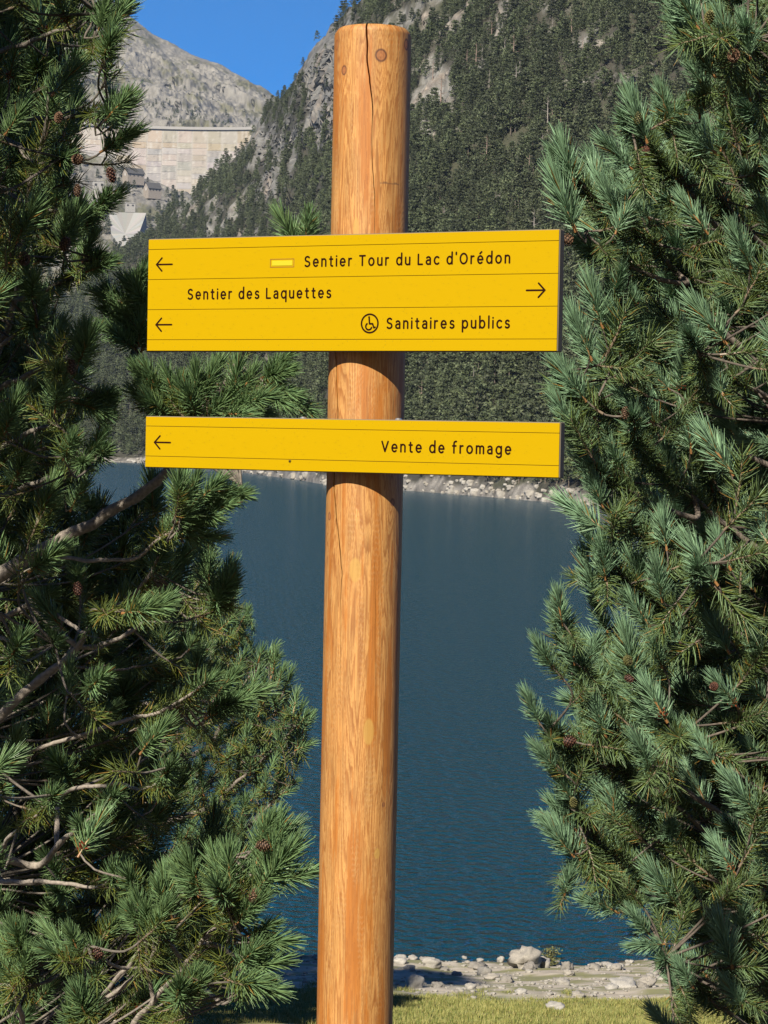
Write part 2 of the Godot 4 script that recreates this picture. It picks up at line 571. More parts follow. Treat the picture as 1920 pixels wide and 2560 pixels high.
func ground_color(p: Vector3, _nn: Vector3) -> Color:
	var a := n_low.get_noise_2d(p.x * 0.3, p.z * 0.16)
	var b := n_mid.get_noise_2d(p.x * 0.9, p.z * 0.9)
	var f := n_fine.get_noise_2d(p.x * 3.1, p.z * 3.1)
	var grass := Color(0.20, 0.27, 0.05).lerp(Color(0.42, 0.36, 0.11), smoothstep(-0.25, 0.35, a + 0.5 * b)) * (1.0 + 0.3 * f)
	var gravel := Color(0.66, 0.59, 0.49) * (1.0 + 0.45 * f + 0.2 * b)
	gravel = gravel.lerp(Color(0.24, 0.25, 0.075), smoothstep(-0.1, 0.2, b + 0.3 * f) * 0.85)
	var d := -p.z + 1.3 * a + 0.8 * b - 0.13 * p.x
	grass = grass.lerp(Color(0.07, 0.085, 0.04), smoothstep(8.0, 30.0, p.z))
	grass = grass.lerp(Color(0.13, 0.105, 0.07) * (1.0 + 0.4 * f), smoothstep(26.0, 14.0, -p.z))
	var c := grass.lerp(gravel, smoothstep(40.3, 41.5, d))
	return c.lerp(Color(0.09, 0.075, 0.05) * (1.0 + 0.4 * f), smoothstep(LAKE + 0.14 + 0.06 * b, LAKE + 0.02, p.y))

func stone_mesh(seed_: int, rough: float, tone: Color) -> ArrayMesh:
	var mb := MB.new()
	var nz := FastNoiseLite.new()
	nz.seed = seed_
	nz.frequency = 0.9
	nz.fractal_octaves = 3
	var rows := 11
	var cols := 16
	var pts := []
	for j in rows:
		for i in cols:
			var th := PI * j / (rows - 1.0)
			var ph := TAU * i / cols
			var d := Vector3(sin(th) * cos(ph), cos(th), sin(th) * sin(ph))
			var q := Vector3(signf(d.x) * pow(absf(d.x), 0.8), signf(d.y) * pow(absf(d.y), 0.85), signf(d.z) * pow(absf(d.z), 0.8))
			pts.append(q * (0.92 + rough * nz.get_noise_3dv(d * 1.4)))
	for j in rows:
		for i in cols:
			var p: Vector3 = pts[j * cols + i]
			var du: Vector3 = pts[j * cols + (i + 1) % cols] - pts[j * cols + (i + cols - 1) % cols]
			var dv: Vector3 = pts[mini(j + 1, rows - 1) * cols + i] - pts[maxi(j - 1, 0) * cols + i]
			var nn := du.cross(dv).normalized() if j > 0 and j < rows - 1 else Vector3(0, signf(p.y), 0)
			if nn.dot(p) < 0.0:
				nn = -nn
			mb.vert(p, nn, tone * (1.0 + 0.3 * nz.get_noise_3dv(p * 3.0 + Vector3.ONE * 9.0)))
	for j in rows - 1:
		for i in cols:
			mb.quad(j * cols + i, j * cols + (i + 1) % cols, (j + 1) * cols + (i + 1) % cols, (j + 1) * cols + i)
	return mb.mesh(M.stone)

func lake_and_shore() -> void:
	var cols := 190
	var rows := 260
	var g := grid(cols, rows, func(i, j):
		var z := lerpf(0.0, 1.0, j / (rows - 1.0))
		z = -35.0 + 455.0 * pow(maxf(0.0, 1.0 - z / 0.25), 2.5) - 30.0 * maxf(0.0, z - 0.25) / 0.75
		var x: float = (i / (cols - 1.0) - 0.5) * 2.0
		x = 14.0 * x + (46.0 + 1.2 * maxf(0.0, z)) * pow(absf(x), 3.0) * signf(x)
		return Vector3(x, ground_y(x, z), z), ground_color)
	structure("ground", g.mesh(), M.ground)
	# lake
	var w := MB.new()
	for q in [[-1, 0], [1, 0], [1, 1], [-1, 1]]:
		w.vert(Vector3(q[0] * 900.0, LAKE, -44.0 - q[1] * 1500.0), Vector3.UP)
		w.uv.append(Vector2(q[0] * 900.0, q[1] * 1500.0) / 9.0)
	w.quad(0, 1, 2, 3)
	var wm := mat(0.002, 0.033, 0.056, 0.16)
	wm.metallic_specular = 0.5
	wm.normal_enabled = true
	wm.normal_texture = noise_texture(77, 0.03, 512, 7.0)
	wm.normal_scale = 2.0
	M.water = wm
	structure("lake", w.mesh(), wm)
	# stones: variants shared by all
	var variants := []
	for k in 6:
		variants.append(stone_mesh(100 + k, [0.35, 0.5, 0.45, 0.6, 0.4, 0.55][k], [Color(0.44, 0.42, 0.38), Color(0.5, 0.475, 0.43), Color(0.38, 0.355, 0.32), Color(0.46, 0.43, 0.38), Color(0.56, 0.54, 0.5), Color(0.34, 0.32, 0.29)][k]))
	# single stones one can name: x, y in the photograph, depth, half width, height ratio, label
	for q in [[1138, 2082, 49.6, 0.40, 0.62, 3, "largest grey boulder on the near shore, just left of the small shrub", "boulder"],
			[896, 2137, 43.2, 0.20, 0.75, 4, "white stone standing alone on the gravel right of the post", "stone"],
			[1198, 2183, 38.6, 0.17, 0.45, 4, "white stone lying in the grass nearest the camera", "stone"],
			[1346, 2118, 44.6, 0.34, 0.33, 4, "long flat white slab on the gravel near the right pine", "stone"],
			[932, 2068, 50.0, 0.22, 0.55, 1, "pale pointed stone at the water's edge beside the post", "stone"],
			[866, 2066, 50.4, 0.16, 0.5, 4, "white stone at the water's edge touching the post's outline", "stone"],
			[1003, 2062, 52.4, 0.07, 0.6, 1, "small white stone standing in the water, left of two", "stone"],
			[1082, 2070, 51.8, 0.09, 0.9, 1, "small pointed white stone standing in the water, right of two", "stone"],
			[1046, 2090, 48.6, 0.17, 0.6, 0, "grey stone midway between the post and the largest boulder", "stone"],
			[1395, 2110, 45.0, 0.2, 0.6, 3, "grey stone half hidden by the lowest boughs of the right pine", "stone"],
			[1175, 2078, 49.9, 0.16, 0.8, 1, "pale stone leaning against the right side of the largest boulder", "stone"],
			[1225, 2086, 49.0, 0.13, 0.8, 5, "upright grey stone below the small shrub", "stone"]]:
		var p := at(q[0], q[1], q[2])
		p.y = ground_y(p.x, p.z)
		if p.y < LAKE: p.y = LAKE - 0.02
		var o := thing("stone" if q[7] == "stone" else "boulder", q[6], q[7], p, rng.randf() * TAU)
		var m := obj("rock", variants[q[5]], null, o)
		m.scale = Vector3(q[3], q[3] * q[4] * 1.2, q[3] * 0.85)
		m.position.y = q[3] * q[4] * 0.62
	for i in 110:
		var z := -rng.randf_range(46.0, 52.3) if i % 5 else -rng.randf_range(40.5, 47.0)
		var p := Vector3(rng.randf_range(-0.16, 0.155) * -z, 0, z)
		p.y = maxf(ground_y(p.x, p.z), LAKE - 0.03)
		var s := rng.randf_range(0.05, 0.15) * (1.3 if rng.randf() < 0.15 else 1.0)
		var o := obj("stone", variants[rng.randi() % 6], null)
		o.basis = Basis.from_euler(Vector3(rng.randf_range(-0.2, 0.2), rng.randf() * TAU, rng.randf_range(-0.2, 0.2))).scaled(Vector3(s, s * rng.randf_range(0.5, 0.8), s))
		o.position = p + Vector3(0, s * 0.25, 0)
		tag(o, "small pale stone among the many scattered along the near shore", "stone", "small stones along the near shore")
	var peb := MultiMesh.new()
	peb.transform_format = MultiMesh.TRANSFORM_3D
	var pl := []
	for i in 3000:
		var z := -rng.randf_range(40.0, 52.0)
		var x := rng.randf_range(-0.19, 0.19) * -z
		var d := -z + 1.3 * n_low.get_noise_2d(x * 0.3, z * 0.16) - 0.13 * x
		if d < 40.8: continue
		if n_mid.get_noise_2d(x * 0.9, z * 0.9) > 0.15: continue
		var s := 0.015 + 0.045 * pow(rng.randf(), 2.0)
		pl.append(Transform3D(Basis.from_euler(Vector3(0, rng.randf() * TAU, 0)).scaled(Vector3(s, s * 0.6, s * 0.9)), Vector3(x, ground_y(x, z) + s * 0.2, z)))
	peb.mesh = variants[1]
	peb.instance_count = pl.size()
	for i in pl.size():
		peb.set_instance_transform(i, pl[i])
	var pm := MultiMeshInstance3D.new()
	pm.name = "pebbles"
	pm.multimesh = peb
	add_child(pm)
	tag(pm, "pale pebbles and gravel covering the strip behind the grass", "gravel", "", "stuff")
	# grass
	var gm := MB.new()
	for i in 26:
		var a := rng.randf() * TAU
		var r := rng.randf() * 0.16
		var b := Vector3(cos(a) * r, 0, sin(a) * r)
		var lean := Vector3(rng.randfn() * 0.35, 1.0, rng.randfn() * 0.35).normalized() * rng.randf_range(0.03, 0.09)
		var side := Vector3(lean.z, 0, -lean.x).normalized() * 0.006
		if side.length() < 0.001: side = Vector3(0.006, 0, 0)
		gm.flat3(b - side, b + lean, b + side, rough_color(Color(0.22, 0.29, 0.055).lerp(Color(0.44, 0.39, 0.12), rng.randf()), 0.2))
	var gr := MultiMesh.new()
	gr.transform_format = MultiMesh.TRANSFORM_3D
	gr.mesh = gm.mesh(M.leaf)
	var gl := []
	for i in 9000:
		var z := -rng.randf_range(30.0, 42.5)
		var x := rng.randf_range(-0.2, 0.2) * -z
		var d := -z + 1.3 * n_low.get_noise_2d(x * 0.3, z * 0.16) - 0.13 * x
		if d > 41.2 and n_mid.get_noise_2d(x * 0.9, z * 0.9) < 0.2: continue
		var s := rng.randf_range(0.5, 1.2)
		gl.append(Transform3D(Basis.from_euler(Vector3(0, rng.randf() * TAU, 0)).scaled(Vector3(1, s, 1)), Vector3(x, ground_y(x, z), z)))
	gr.instance_count = gl.size()
	for i in gl.size():
		gr.set_instance_transform(i, gl[i])
	var go := MultiMeshInstance3D.new()
	go.name = "grass"
	go.multimesh = gr
	add_child(go)
	tag(go, "short yellow green grass in front of the gravel strip", "grass", "", "stuff")
	# the small shrub at the water's edge
	var sp := at(1190, 2070, 51.4)
	sp.y = maxf(ground_y(sp.x, sp.z), LAKE)
	var sh := thing("shrub", "small yellow green shrub at the water's edge behind the boulder", "shrub", sp)
	var sm := MB.new()
	for i in 9:
		var a := rng.randf() * TAU
		var top := Vector3(cos(a) * rng.randf() * 0.18, rng.randf_range(0.22, 0.42), sin(a) * 0.15)
		sm.tube(PackedVector3Array([Vector3.ZERO, top * 0.5 + Vector3(0, 0.03, 0), top]), PackedFloat32Array([0.008, 0.006, 0.003]), 5, Color(0.2, 0.16, 0.1))
	obj("stem", sm.mesh(), M.bark, sh)
	var sl := MB.new()
	for i in 420:
		var q := Vector3(rng.randfn() * 0.09, rng.randf_range(0.05, 0.42), rng.randfn() * 0.09) * Vector3(1.0, 1.0, 1.0)
		leaf(sl, q, 0.045, rough_color(Color(0.17, 0.18, 0.055), 0.25))
	obj("leaves", sl.mesh(), M.leaf, sh)
	# rocks at the foot of the far slope
	for i in 280:
		var t := lerpf(-0.12, 0.155, pow(rng.randf(), 0.8))
		var d := table(shore_d, t)
		var k := rng.randf()
		var p := Vector3(t * d, LAKE - 0.3 + k * 6.0, -d - 2.0 - k * 7.0)
		var q := rm_point(t, (k * k * 6.0) / (table(crest_d, t) - d))
		p = q
		var s := 0.3 + 0.95 * pow(rng.randf(), 2.5)
		var o := obj("shore_rock", variants[[1, 4, 3, 0][rng.randi() % 4]], null)
		o.basis = Basis.from_euler(Vector3(rng.randf_range(-0.3, 0.3), rng.randf() * TAU, rng.randf_range(-0.3, 0.3))).scaled(Vector3(s, s * rng.randf_range(0.6, 1.0), s))
		o.position = p + Vector3(0, s * 0.2, 0)
		tag(o, "pale rock in the band of rocks along the far shore", "rock", "rocks along the far shore")

func leaf(mb: MB, p: Vector3, size: float, col: Color) -> void:
	var a := Vector3(rng.randfn(), rng.randfn() * 0.6 + 0.3, rng.randfn()).normalized() * size
	var b := a.cross(Vector3(rng.randfn(), rng.randfn(), rng.randfn())).normalized() * size * 0.45
	mb.flat3(p - b, p + a, p + b, col)

# ------------------------------------------------------------------ the forest across the lake
func crown_mesh(seed_: int, clumps: int, per: int, wide: float, low: float, size: float, light := 1.0) -> ArrayMesh:
	# a crown for a tree one metre tall: clumps of small faces on whorled boughs, with gaps between
	var r := RandomNumberGenerator.new()
	r.seed = seed_
	var mb := MB.new()
	var lop := r.randf() * TAU
	for i in clumps:
		var h := low + (1.0 - low) * pow(r.randf(), 0.9)
		h = lerpf(h, (floorf(h * (7.0 + seed_ % 5)) + 0.5) / (7.0 + seed_ % 5), 0.45)
		var a := r.randf() * TAU
		var prof := wide * pow(clampf((1.0 - h) / (1.0 - low), 0.02, 1.0), 0.62) * (0.75 + 0.35 * sin(h * 23.0 + seed_) + 0.25 * cos(a - lop))
		var rad := prof * sqrt(r.randf_range(0.25, 1.0))
		var c := Vector3(cos(a) * rad, h - rad * 0.12, sin(a) * rad)
		var tone := Color(0.056, 0.08, 0.036).lerp(Color(0.108, 0.136, 0.058), r.randf())
		for k in per:
			var p := c + Vector3(r.randfn() * 0.6, r.randfn() * 0.2, r.randfn() * 0.6) * size
			var d := (Vector3(cos(a), 0.55, sin(a)) + Vector3(r.randfn(), r.randfn(), r.randfn()) * 0.7).normalized() * size * r.randf_range(0.6, 1.2)
			var s := d.cross(Vector3(r.randfn(), r.randfn(), r.randfn())).normalized() * size * 0.33
			mb.flat3(p - s, p + d, p + s, tone * light * r.randf_range(0.75, 1.3))
	return mb.mesh(M.leaf)

func trunk_mesh(col: Color, bare := false) -> ArrayMesh:
	var mb := MB.new()
	mb.tube(PackedVector3Array([Vector3(0, -0.06, 0), Vector3(0.005, 0.3, 0), Vector3(-0.004, 0.65, 0.004), Vector3(0, 0.96, 0)]), PackedFloat32Array([0.024, 0.02, 0.013, 0.003] if bare else [0.022, 0.017, 0.011, 0.003]), 6, col)
	if bare:
		for i in 9:
			var h := 0.3 + 0.62 * i / 9.0
			var a := i * 2.4
			var l := 0.16 * (1.15 - h)
			mb.tube(PackedVector3Array([Vector3(0, h, 0), Vector3(cos(a) * l, h + 0.02, sin(a) * l), Vector3(cos(a) * l * 1.7, h + 0.06, sin(a) * l * 1.7)]), PackedFloat32Array([0.008, 0.006, 0.002]), 4, col)
	return mb.mesh(M.bark)

func forest() -> void:
	var crowns := []
	for k in 6:
		crowns.append(crown_mesh(300 + k, 90, 8, [0.27, 0.33, 0.24, 0.3, 0.38, 0.28][k], [0.12, 0.2, 0.1, 0.16, 0.22, 0.14][k], 0.066, [1.0, 1.3, 0.75, 1.05, 1.5, 0.85][k]))
	var trunk := trunk_mesh(Color(0.2, 0.165, 0.13))
	var spots := []
	for i in 22000:
		var t := rng.randf_range(-0.185, 0.185)
		var s := rng.randf_range(0.012, 1.0)
		if t > 0.09 and rng.randf() < 0.5: continue
		var p := rm_point(t, s)
		var r := rockiness(p)
		if rng.randf() < r * 0.93: continue
		var px := to_px(p)
		if px.y < -60.0: continue
		var h := (3.6 + 6.0 * pow(rng.randf(), 1.4)) * (1.0 + 0.4 * smoothstep(-560.0, -470.0, p.z)) * (0.75 if r > 0.3 else 1.0) * (0.8 if px.y < 300 and px.x < 900 else 1.0)
		var seen: float = h / -p.z
		if px.x < 90.0 or px.x > 1235.0: seen = 0.0
		if px.x > 318.0 and px.x < 1205.0 and ((px.y > 515.0 and px.y < 770.0) or (px.y > 905.0 and px.y < 1030.0)): seen = 0.0
		if px.x > 725.0 and px.x < 880.0: seen = 0.0
		spots.append([seen, p, h, rng.randi() % 6, rng.randf() * TAU])
	# the hill below the dam
	for i in 900:
		var t := rng.randf_range(-0.175, -0.06)
		var p: Vector3 = far_point.call(t, rng.randf_range(0.12, 0.49))
		var px := to_px(p)
		var clear := false
		for q in [[290, 385, 26, 12], [330, 414, 22, 14], [215, 400, 18, 12], [275, 480, 36, 34], [283, 450, 14, 10]]:
			if absf(px.x - q[0]) < q[2] and px.y > q[1] - q[3] and px.y < q[1] + q[3] + 14.0: clear = true
		if clear: continue
		if n_mid.get_noise_2d(p.x * 0.02, p.z * 0.02) < -0.2: continue
		spots.append([0.0, p, rng.randf_range(6.0, 12.0), [0, 2, 5][rng.randi() % 3], rng.randf() * TAU])
	# dark scrub above the dam
	for i in 700:
		var t := rng.randf_range(-0.13, -0.045)
		var p: Vector3 = far_point.call(t, 0.6 + 0.16 * pow(rng.randf(), 1.6))
		if n_mid.get_noise_2d(p.x * 0.016, p.y * 0.02) < 0.06: continue
		spots.append([0.0, p, rng.randf_range(4.0, 8.0), rng.randi() % 6, rng.randf() * TAU])
	spots.sort_custom(func(a, b): return a[0] > b[0])
	var rest := [[], [], [], [], [], []]
	for i in spots.size():
		var q = spots[i]
		if i < 300 and q[0] > 0.0:
			var o := thing("far_pine", "dark green pine in the forest on the slope across the lake", "pine tree", q[1], q[4], "pines on the slope across the lake")
			for part in [["trunk", trunk], ["crown", crowns[q[3]]]]:
				var m := obj(part[0], part[1], null, o)
				m.scale = Vector3.ONE * q[2]
		else:
			rest[q[3]].append(Transform3D(Basis(Vector3.UP, q[4]).scaled(Vector3.ONE * q[2]), q[1]))
	for k in 6:
		var mm := MultiMesh.new()
		mm.transform_format = MultiMesh.TRANSFORM_3D
		mm.mesh = crowns[k]
		mm.instance_count = rest[k].size()
		for i in rest[k].size():
			mm.set_instance_transform(i, rest[k][i])
		var mi := MultiMeshInstance3D.new()
		mi.name = numbered("forest")
		mi.multimesh = mm
		add_child(mi)
		tag(mi, "dense mass of dark conifers covering the mountain slopes", "forest", "forest on the mountain slopes", "stuff")
	# dead trees standing among them
	var dead := [trunk_mesh(Color(0.42, 0.39, 0.36), true), trunk_mesh(Color(0.4, 0.3, 0.25), true)]
	for i in 70:
		var t := rng.randf_range(0.012, 0.085)
		var p := rm_point(t, rng.randf_range(0.04, 0.75))
		var o := thing("dead_tree", "bare pale dead tree standing among the pines across the lake", "dead tree", p + Vector3(0, 0.4, 0), rng.randf() * TAU, "dead trees across the lake")
		var m := obj("trunk", dead[i % 2], null, o)
		m.scale = Vector3.ONE * rng.randf_range(6.0, 11.0)

# ------------------------------------------------------------------ the signpost
const POST := Vector3(-0.0339, 0, -3.881)
const PR := 0.0653
const TOP := 2.2905

func wood_texture() -> Array:
	var w := 448
	var h := 1400
	var im := Image.create_empty(w, h, false, Image.FORMAT_RGB8)
	var bump := Image.create_empty(w, h, false, Image.FORMAT_RGB8)
	var pale := Color(0.57, 0.295, 0.088)
	var late := Color(0.30, 0.10, 0.014)
	var amber := Color(0.43, 0.145, 0.014)
	# knots: angle in degrees, height, half sizes in metres, darkness
	var knots := [[12.5, 2.238, 0.0088, 0.0095, 1.0], [-46.2, 2.215, 0.0050, 0.0072, 1.0], [60.0, 2.262, 0.0060, 0.0085, 1.0], [47.0, 1.493, 0.0045, 0.0055, 0.9], [-64.0, 1.467, 0.0045, 0.006, 0.8], [40.0, 0.982, 0.0026, 0.0035, 1.3], [-67.7, 2.26, 0.007, 0.008, 0.4], [36.5, 1.395, 0.002, 0.002, 0.5], [60.0, 0.826, 0.002, 0.006, 0.9], [33.0, 0.62, 0.002, 0.003, 0.2]]
	var fresh := [[-11.5, 1.379, 0.011, 0.022], [13.0, 1.107, 0.010, 0.024], [30.0, 0.90, 0.006, 0.010], [-20.0, 1.95, 0.006, 0.02]]
	for j in h:
		var y := 2.36 * (1.0 - j / float(h))
		for i in w:
			var a := TAU * i / float(w) - PI
			var ca := cos(a)
			var sa := sin(a)
			var ring := 0.9 * cos(a - 0.55) + n_low.get_noise_3d(ca * 0.8, sa * 0.8, y * 0.55) * 1.9 + n_mid.get_noise_3d(ca * 1.6, sa * 1.6, y * 1.3) * 0.5 + 0.02 * n_fine.get_noise_3d(ca * 9.0, sa * 9.0, y * 24.0)
			var dark := 0.0
			var inside := 0.0
			for q in knots:
				var dy: float = y - q[1]
				if absf(dy) > 0.16: continue
				var da := wrapf(a - deg_to_rad(q[0]), -PI, PI) * PR
				if absf(da) > 0.07: continue
				var big: float = q[2] / 0.009
				ring += 0.55 * big * exp(-(da * da / (0.0007 * big) + dy * dy / (0.0036 * big)))
				var e: float = sqrt(da * da / (q[2] * q[2]) + dy * dy / (q[3] * q[3]))
				if e < 1.5:
					dark = maxf(dark, q[4] * (1.2 * exp(-pow((e - 1.0) / 0.17, 2.0)) + 0.35 * exp(-pow((e - 0.45) / 0.15, 2.0))))
					inside = maxf(inside, (1.0 - smoothstep(0.85, 1.05, e)) * minf(q[4], 1.0))
			var fr := ring * 7.0
			fr -= floorf(fr)
			var line := smoothstep(0.35, 0.86, fr) * (1.0 - smoothstep(0.9, 1.0, fr))
			var fibre := n_fine.get_noise_3d(ca * 16.0, sa * 16.0, y * 5.0)
			var am := smoothstep(-0.05, 0.34, n_mid.get_noise_3d(ca * 2.6, sa * 2.6, y * 2.6 + 31.0) + 0.22 * fibre + 0.14 * n_fine.get_noise_3d(ca * 6.0, sa * 6.0, y * 40.0))
			var chat := smoothstep(0.1, 0.4, n_mid.get_noise_3d(ca * 3.0, sa * 3.0, y * 4.0 - 60.0)) * maxf(0.0, sin(y * 640.0 + 5.0 * fibre + 3.0 * ca))
			var f2 := ring * 31.0
			f2 -= floorf(f2)
			var thin := smoothstep(0.5, 0.9, f2) * (1.0 - smoothstep(0.93, 1.0, f2))
			var blotch := n_mid.get_noise_3d(ca * 3.5 + 9.0, sa * 3.5, y * 9.0)
			var c := pale.lerp(late, line * 0.72 + thin * 0.22 * (1.0 - line))
			c = c * (1.0 + 0.22 * blotch)
			c = c.lerp(amber, am * 0.85)
			c = c * (1.0 + 0.2 * fibre)
			if n_fine.get_noise_3d(ca * 34.0, sa * 34.0, y * 16.0 + 7.0) > 0.3:
				c = c.lerp(Color(0.30, 0.095, 0.012), 0.5)
			c = c.lerp(Color(0.55, 0.34, 0.15), chat * 0.22)
			for q in fresh:
				var dy: float = y - q[1]
				if absf(dy) > q[3] * 1.5: continue
				var da := wrapf(a - deg_to_rad(q[0]), -PI, PI) * PR
				var e: float = da * da / (q[2] * q[2]) + dy * dy / (q[3] * q[3])
				c = c.lerp(Color(0.54, 0.32, 0.075), 0.75 * (1.0 - smoothstep(0.6, 1.1, e)))
			c = c.lerp(Color(0.40, 0.15, 0.05), inside * 0.8)
			c = c.lerp(Color(0.07, 0.02, 0.012), minf(dark, 1.0) * 0.9)
			# a short dark scratch across the grain, and specks
			var scratch := absf(y - 2.0265 - 0.0006 * sin(a * 20.0))
			if a > 0.24 and a < 0.84 and scratch < 0.0012:
				c = c.lerp(Color(0.10, 0.05, 0.03), 0.6)
			if n_fine.get_noise_3d(ca * 40.0 + 5.0, sa * 40.0, y * 110.0) > 0.72:
				c = c * 0.7
			im.set_pixel(i, j, Color(minf(c.r, 1.0), minf(c.g, 1.0), minf(c.b, 1.0)).linear_to_srgb())
			var b := clampf(0.5 + 0.22 * fibre - 0.2 * line - 0.3 * am + 0.35 * chat, 0.0, 1.0)
			bump.set_pixel(i, j, Color(b, b, b))
	return [ImageTexture.create_from_image(im), ImageTexture.create_from_image(bump)]

func signpost() -> void:
	var root := thing("signpost", "peeled log signpost carrying two yellow trail sign boards", "signpost", POST)
	# cracks: [height, angle in degrees, half width in metres, depth]
	var grooves := [
		[[2.3, -66.0, 0, 0], [0.80, -66.0, 0, 0], [0.767, -65.9, 0.0009, 0.006], [0.706, -62.0, 0.0014, 0.01], [0.644, -70.0, 0.0010, 0.008], [0.4, -70.0, 0.0008, 0.006], [-0.4, -70.0, 0, 0]],
		[[2.3, -56.0, 0, 0], [1.82, -56.0, 0, 0], [1.78, -55.5, 0.0016, 0.012], [1.741, -53.7, 0.0021, 0.016], [1.704, -50.7, 0.0021, 0.016], [1.634, -45.7, 0.0018, 0.016], [1.60, -48.0, 0.0022, 0.016], [1.52, -51.7, 0.0026, 0.018], [1.449, -42.1, 0.0019, 0.014], [1.396, -35.0, 0.0013, 0.010], [1.374, -32.2, 0.0009, 0.006], [1.325, -34.0, 0.0006, 0.004], [1.246, -32.0, 0.0004, 0.003], [1.12, -30.0, 0, 0], [-0.4, -28.0, 0, 0]],
		[[2.3, -9.5, 0.0021, 0.016], [2.288, -9.5, 0.0021, 0.016], [2.258, -8.0, 0.0020, 0.016], [2.232, -7.6, 0.0017, 0.015], [2.198, -3.3, 0.0017, 0.014], [2.154, 1.4, 0.0012, 0.010], [2.135, 2.5, 0.0008, 0.008], [2.11, 1.2, 0.0006, 0.006], [2.067, 2.3, 0.0008, 0.008], [2.015, 6.0, 0.0008, 0.008], [1.989, 7.8, 0.0006, 0.006], [1.94, 8.0, 0.0004, 0.004], [1.90, 8.0, 0, 0], [-0.4, 2.0, 0, 0]],
		[[2.3, 19.0, 0, 0], [1.43, 17.5, 0, 0], [1.387, 18.0, 0.0004, 0.004], [1.312, 20.4, 0.0005, 0.005], [1.216, 22.0, 0.0005, 0.005], [1.152, 24.0, 0.0004, 0.004], [1.1, 24.0, 0, 0], [-0.4, 24.0, 0, 0]]]
	var mb := MB.new()
	var heights := []
	var y := -0.35
	while y < TOP - 0.013:
		heights.append([y, 0.0])
		y += 0.0085
	heights.append([TOP - 0.012, 0.0])
	heights.append([TOP - 0.008, 0.0016])
	heights.append([TOP - 0.002, 0.0062])
	heights.append([TOP, 0.0088])
	var spans := [40, 14, 40, 22, 120]   # columns before the first crack (from -180), between, and after the last
	var add := func(a: float, yy: float, inset: float, nn_in: Vector3, deep: float) -> void:
		var r := PR - inset - deep + 0.0007 * n_mid.get_noise_3d(cos(a) * 2.0, sin(a) * 2.0, yy * 3.0) + 0.00025 * n_fine.get_noise_3d(cos(a) * 14.0, sin(a) * 14.0, yy * 12.0)
		var d := Vector3(sin(a), 0, cos(a))
		var nn := nn_in
		if nn == Vector3.ZERO:
			nn = (d + Vector3.UP * (0.9 if inset > 0.004 else (0.35 if inset > 0.001 else 0.0))).normalized()
		mb.vert(d * r + Vector3(0, yy, 0), nn)
		mb.uv.append(Vector2(a / TAU + 0.5, 1.0 - yy / 2.36))
	var edges := func(yy: float) -> Array:
		var out := []
		for g in grooves:
			for k in range(1, g.size()):
				if yy >= g[k][0]:
					var f: float = clampf((yy - g[k][0]) / (g[k - 1][0] - g[k][0]), 0.0, 1.0)
					var ang := deg_to_rad(lerpf(g[k][1], g[k - 1][1], f) + 1.2 * n_mid.get_noise_2d(yy * 25.0, g[1][1]))
					out.append([ang, 0.8 * lerpf(g[k][2], g[k - 1][2], f) / PR, lerpf(g[k][3], g[k - 1][3], f)])
					break
		return out
	# outer surface, strip by strip between the cracks
	for s in 5:
		var first := mb.v.size()
		for hh in heights:
			var e: Array = edges.call(hh[0])
			var a0: float = -PI if s == 0 else e[s - 1][0] + e[s - 1][1]
			var a1: float = PI if s == 4 else e[s][0] - e[s][1]
			for k in spans[s] + 1:
				add.call(lerpf(a0, a1, k / float(spans[s])), hh[0], hh[1], Vector3.ZERO, 0.0)
		var m: int = spans[s] + 1
		for j in heights.size() - 1:
			for k in spans[s]:
				mb.quad(first + j * m + k, first + j * m + k + 1, first + (j + 1) * m + k + 1, first + (j + 1) * m + k)
	# walls of the cracks
	for g in 4:
		for side in [-1.0, 1.0]:
			var first := mb.v.size()
			for hh in heights:
				var e: Array = edges.call(hh[0])
				var a: float = e[g][0]
				var lip: float = a + side * e[g][1]
				var nn: Vector3 = Vector3(cos(a), 0, -sin(a)) * -float(side)
				add.call(lip, hh[0], hh[1], nn, 0.0)
				add.call(a, hh[0], hh[1], nn, e[g][2])
			for j in heights.size() - 1:
				var ea: Array = edges.call(heights[j][0])
				var eb: Array = edges.call(heights[j + 1][0])
				if ea[g][1] + eb[g][1] > 0.0:
					mb.quad(first + j * 2, first + j * 2 + 1, first + j * 2 + 3, first + j * 2 + 2)
	var cap := []
	for k in 48:
		cap.append(Vector3(sin(TAU * k / 48.0) * (PR - 0.0086), TOP - 0.0002, cos(TAU * k / 48.0) * (PR - 0.0086)))
	mb.poly(cap, Vector3.UP)
	for k in 48:
		mb.uv.append(Vector2(0.02 * k, 0.02))
	var wm := mat(0.70, 0.70, 0.70, 0.62)
	var tex := wood_texture()
	wm.albedo_texture = tex[0]
	wm.heightmap_enabled = true
	wm.heightmap_texture = tex[1]
	wm.heightmap_scale = 0.05
	M.wood = wm
	var post := obj("post", mb.mesh(), wm, root)
	post.set_meta("label", "round peeled log with knots and a long drying crack")
	sign_board(root, Vector3(-0.0738, 1.8402, -3.8), 0.4518, 0.1922, [0.0895, 0.360, 0.631, 0.902], 1)
	sign_board(root, Vector3(-0.0693, 1.5859, -3.7979), 0.4307, 0.0868, [0.1855, 0.784], 2)

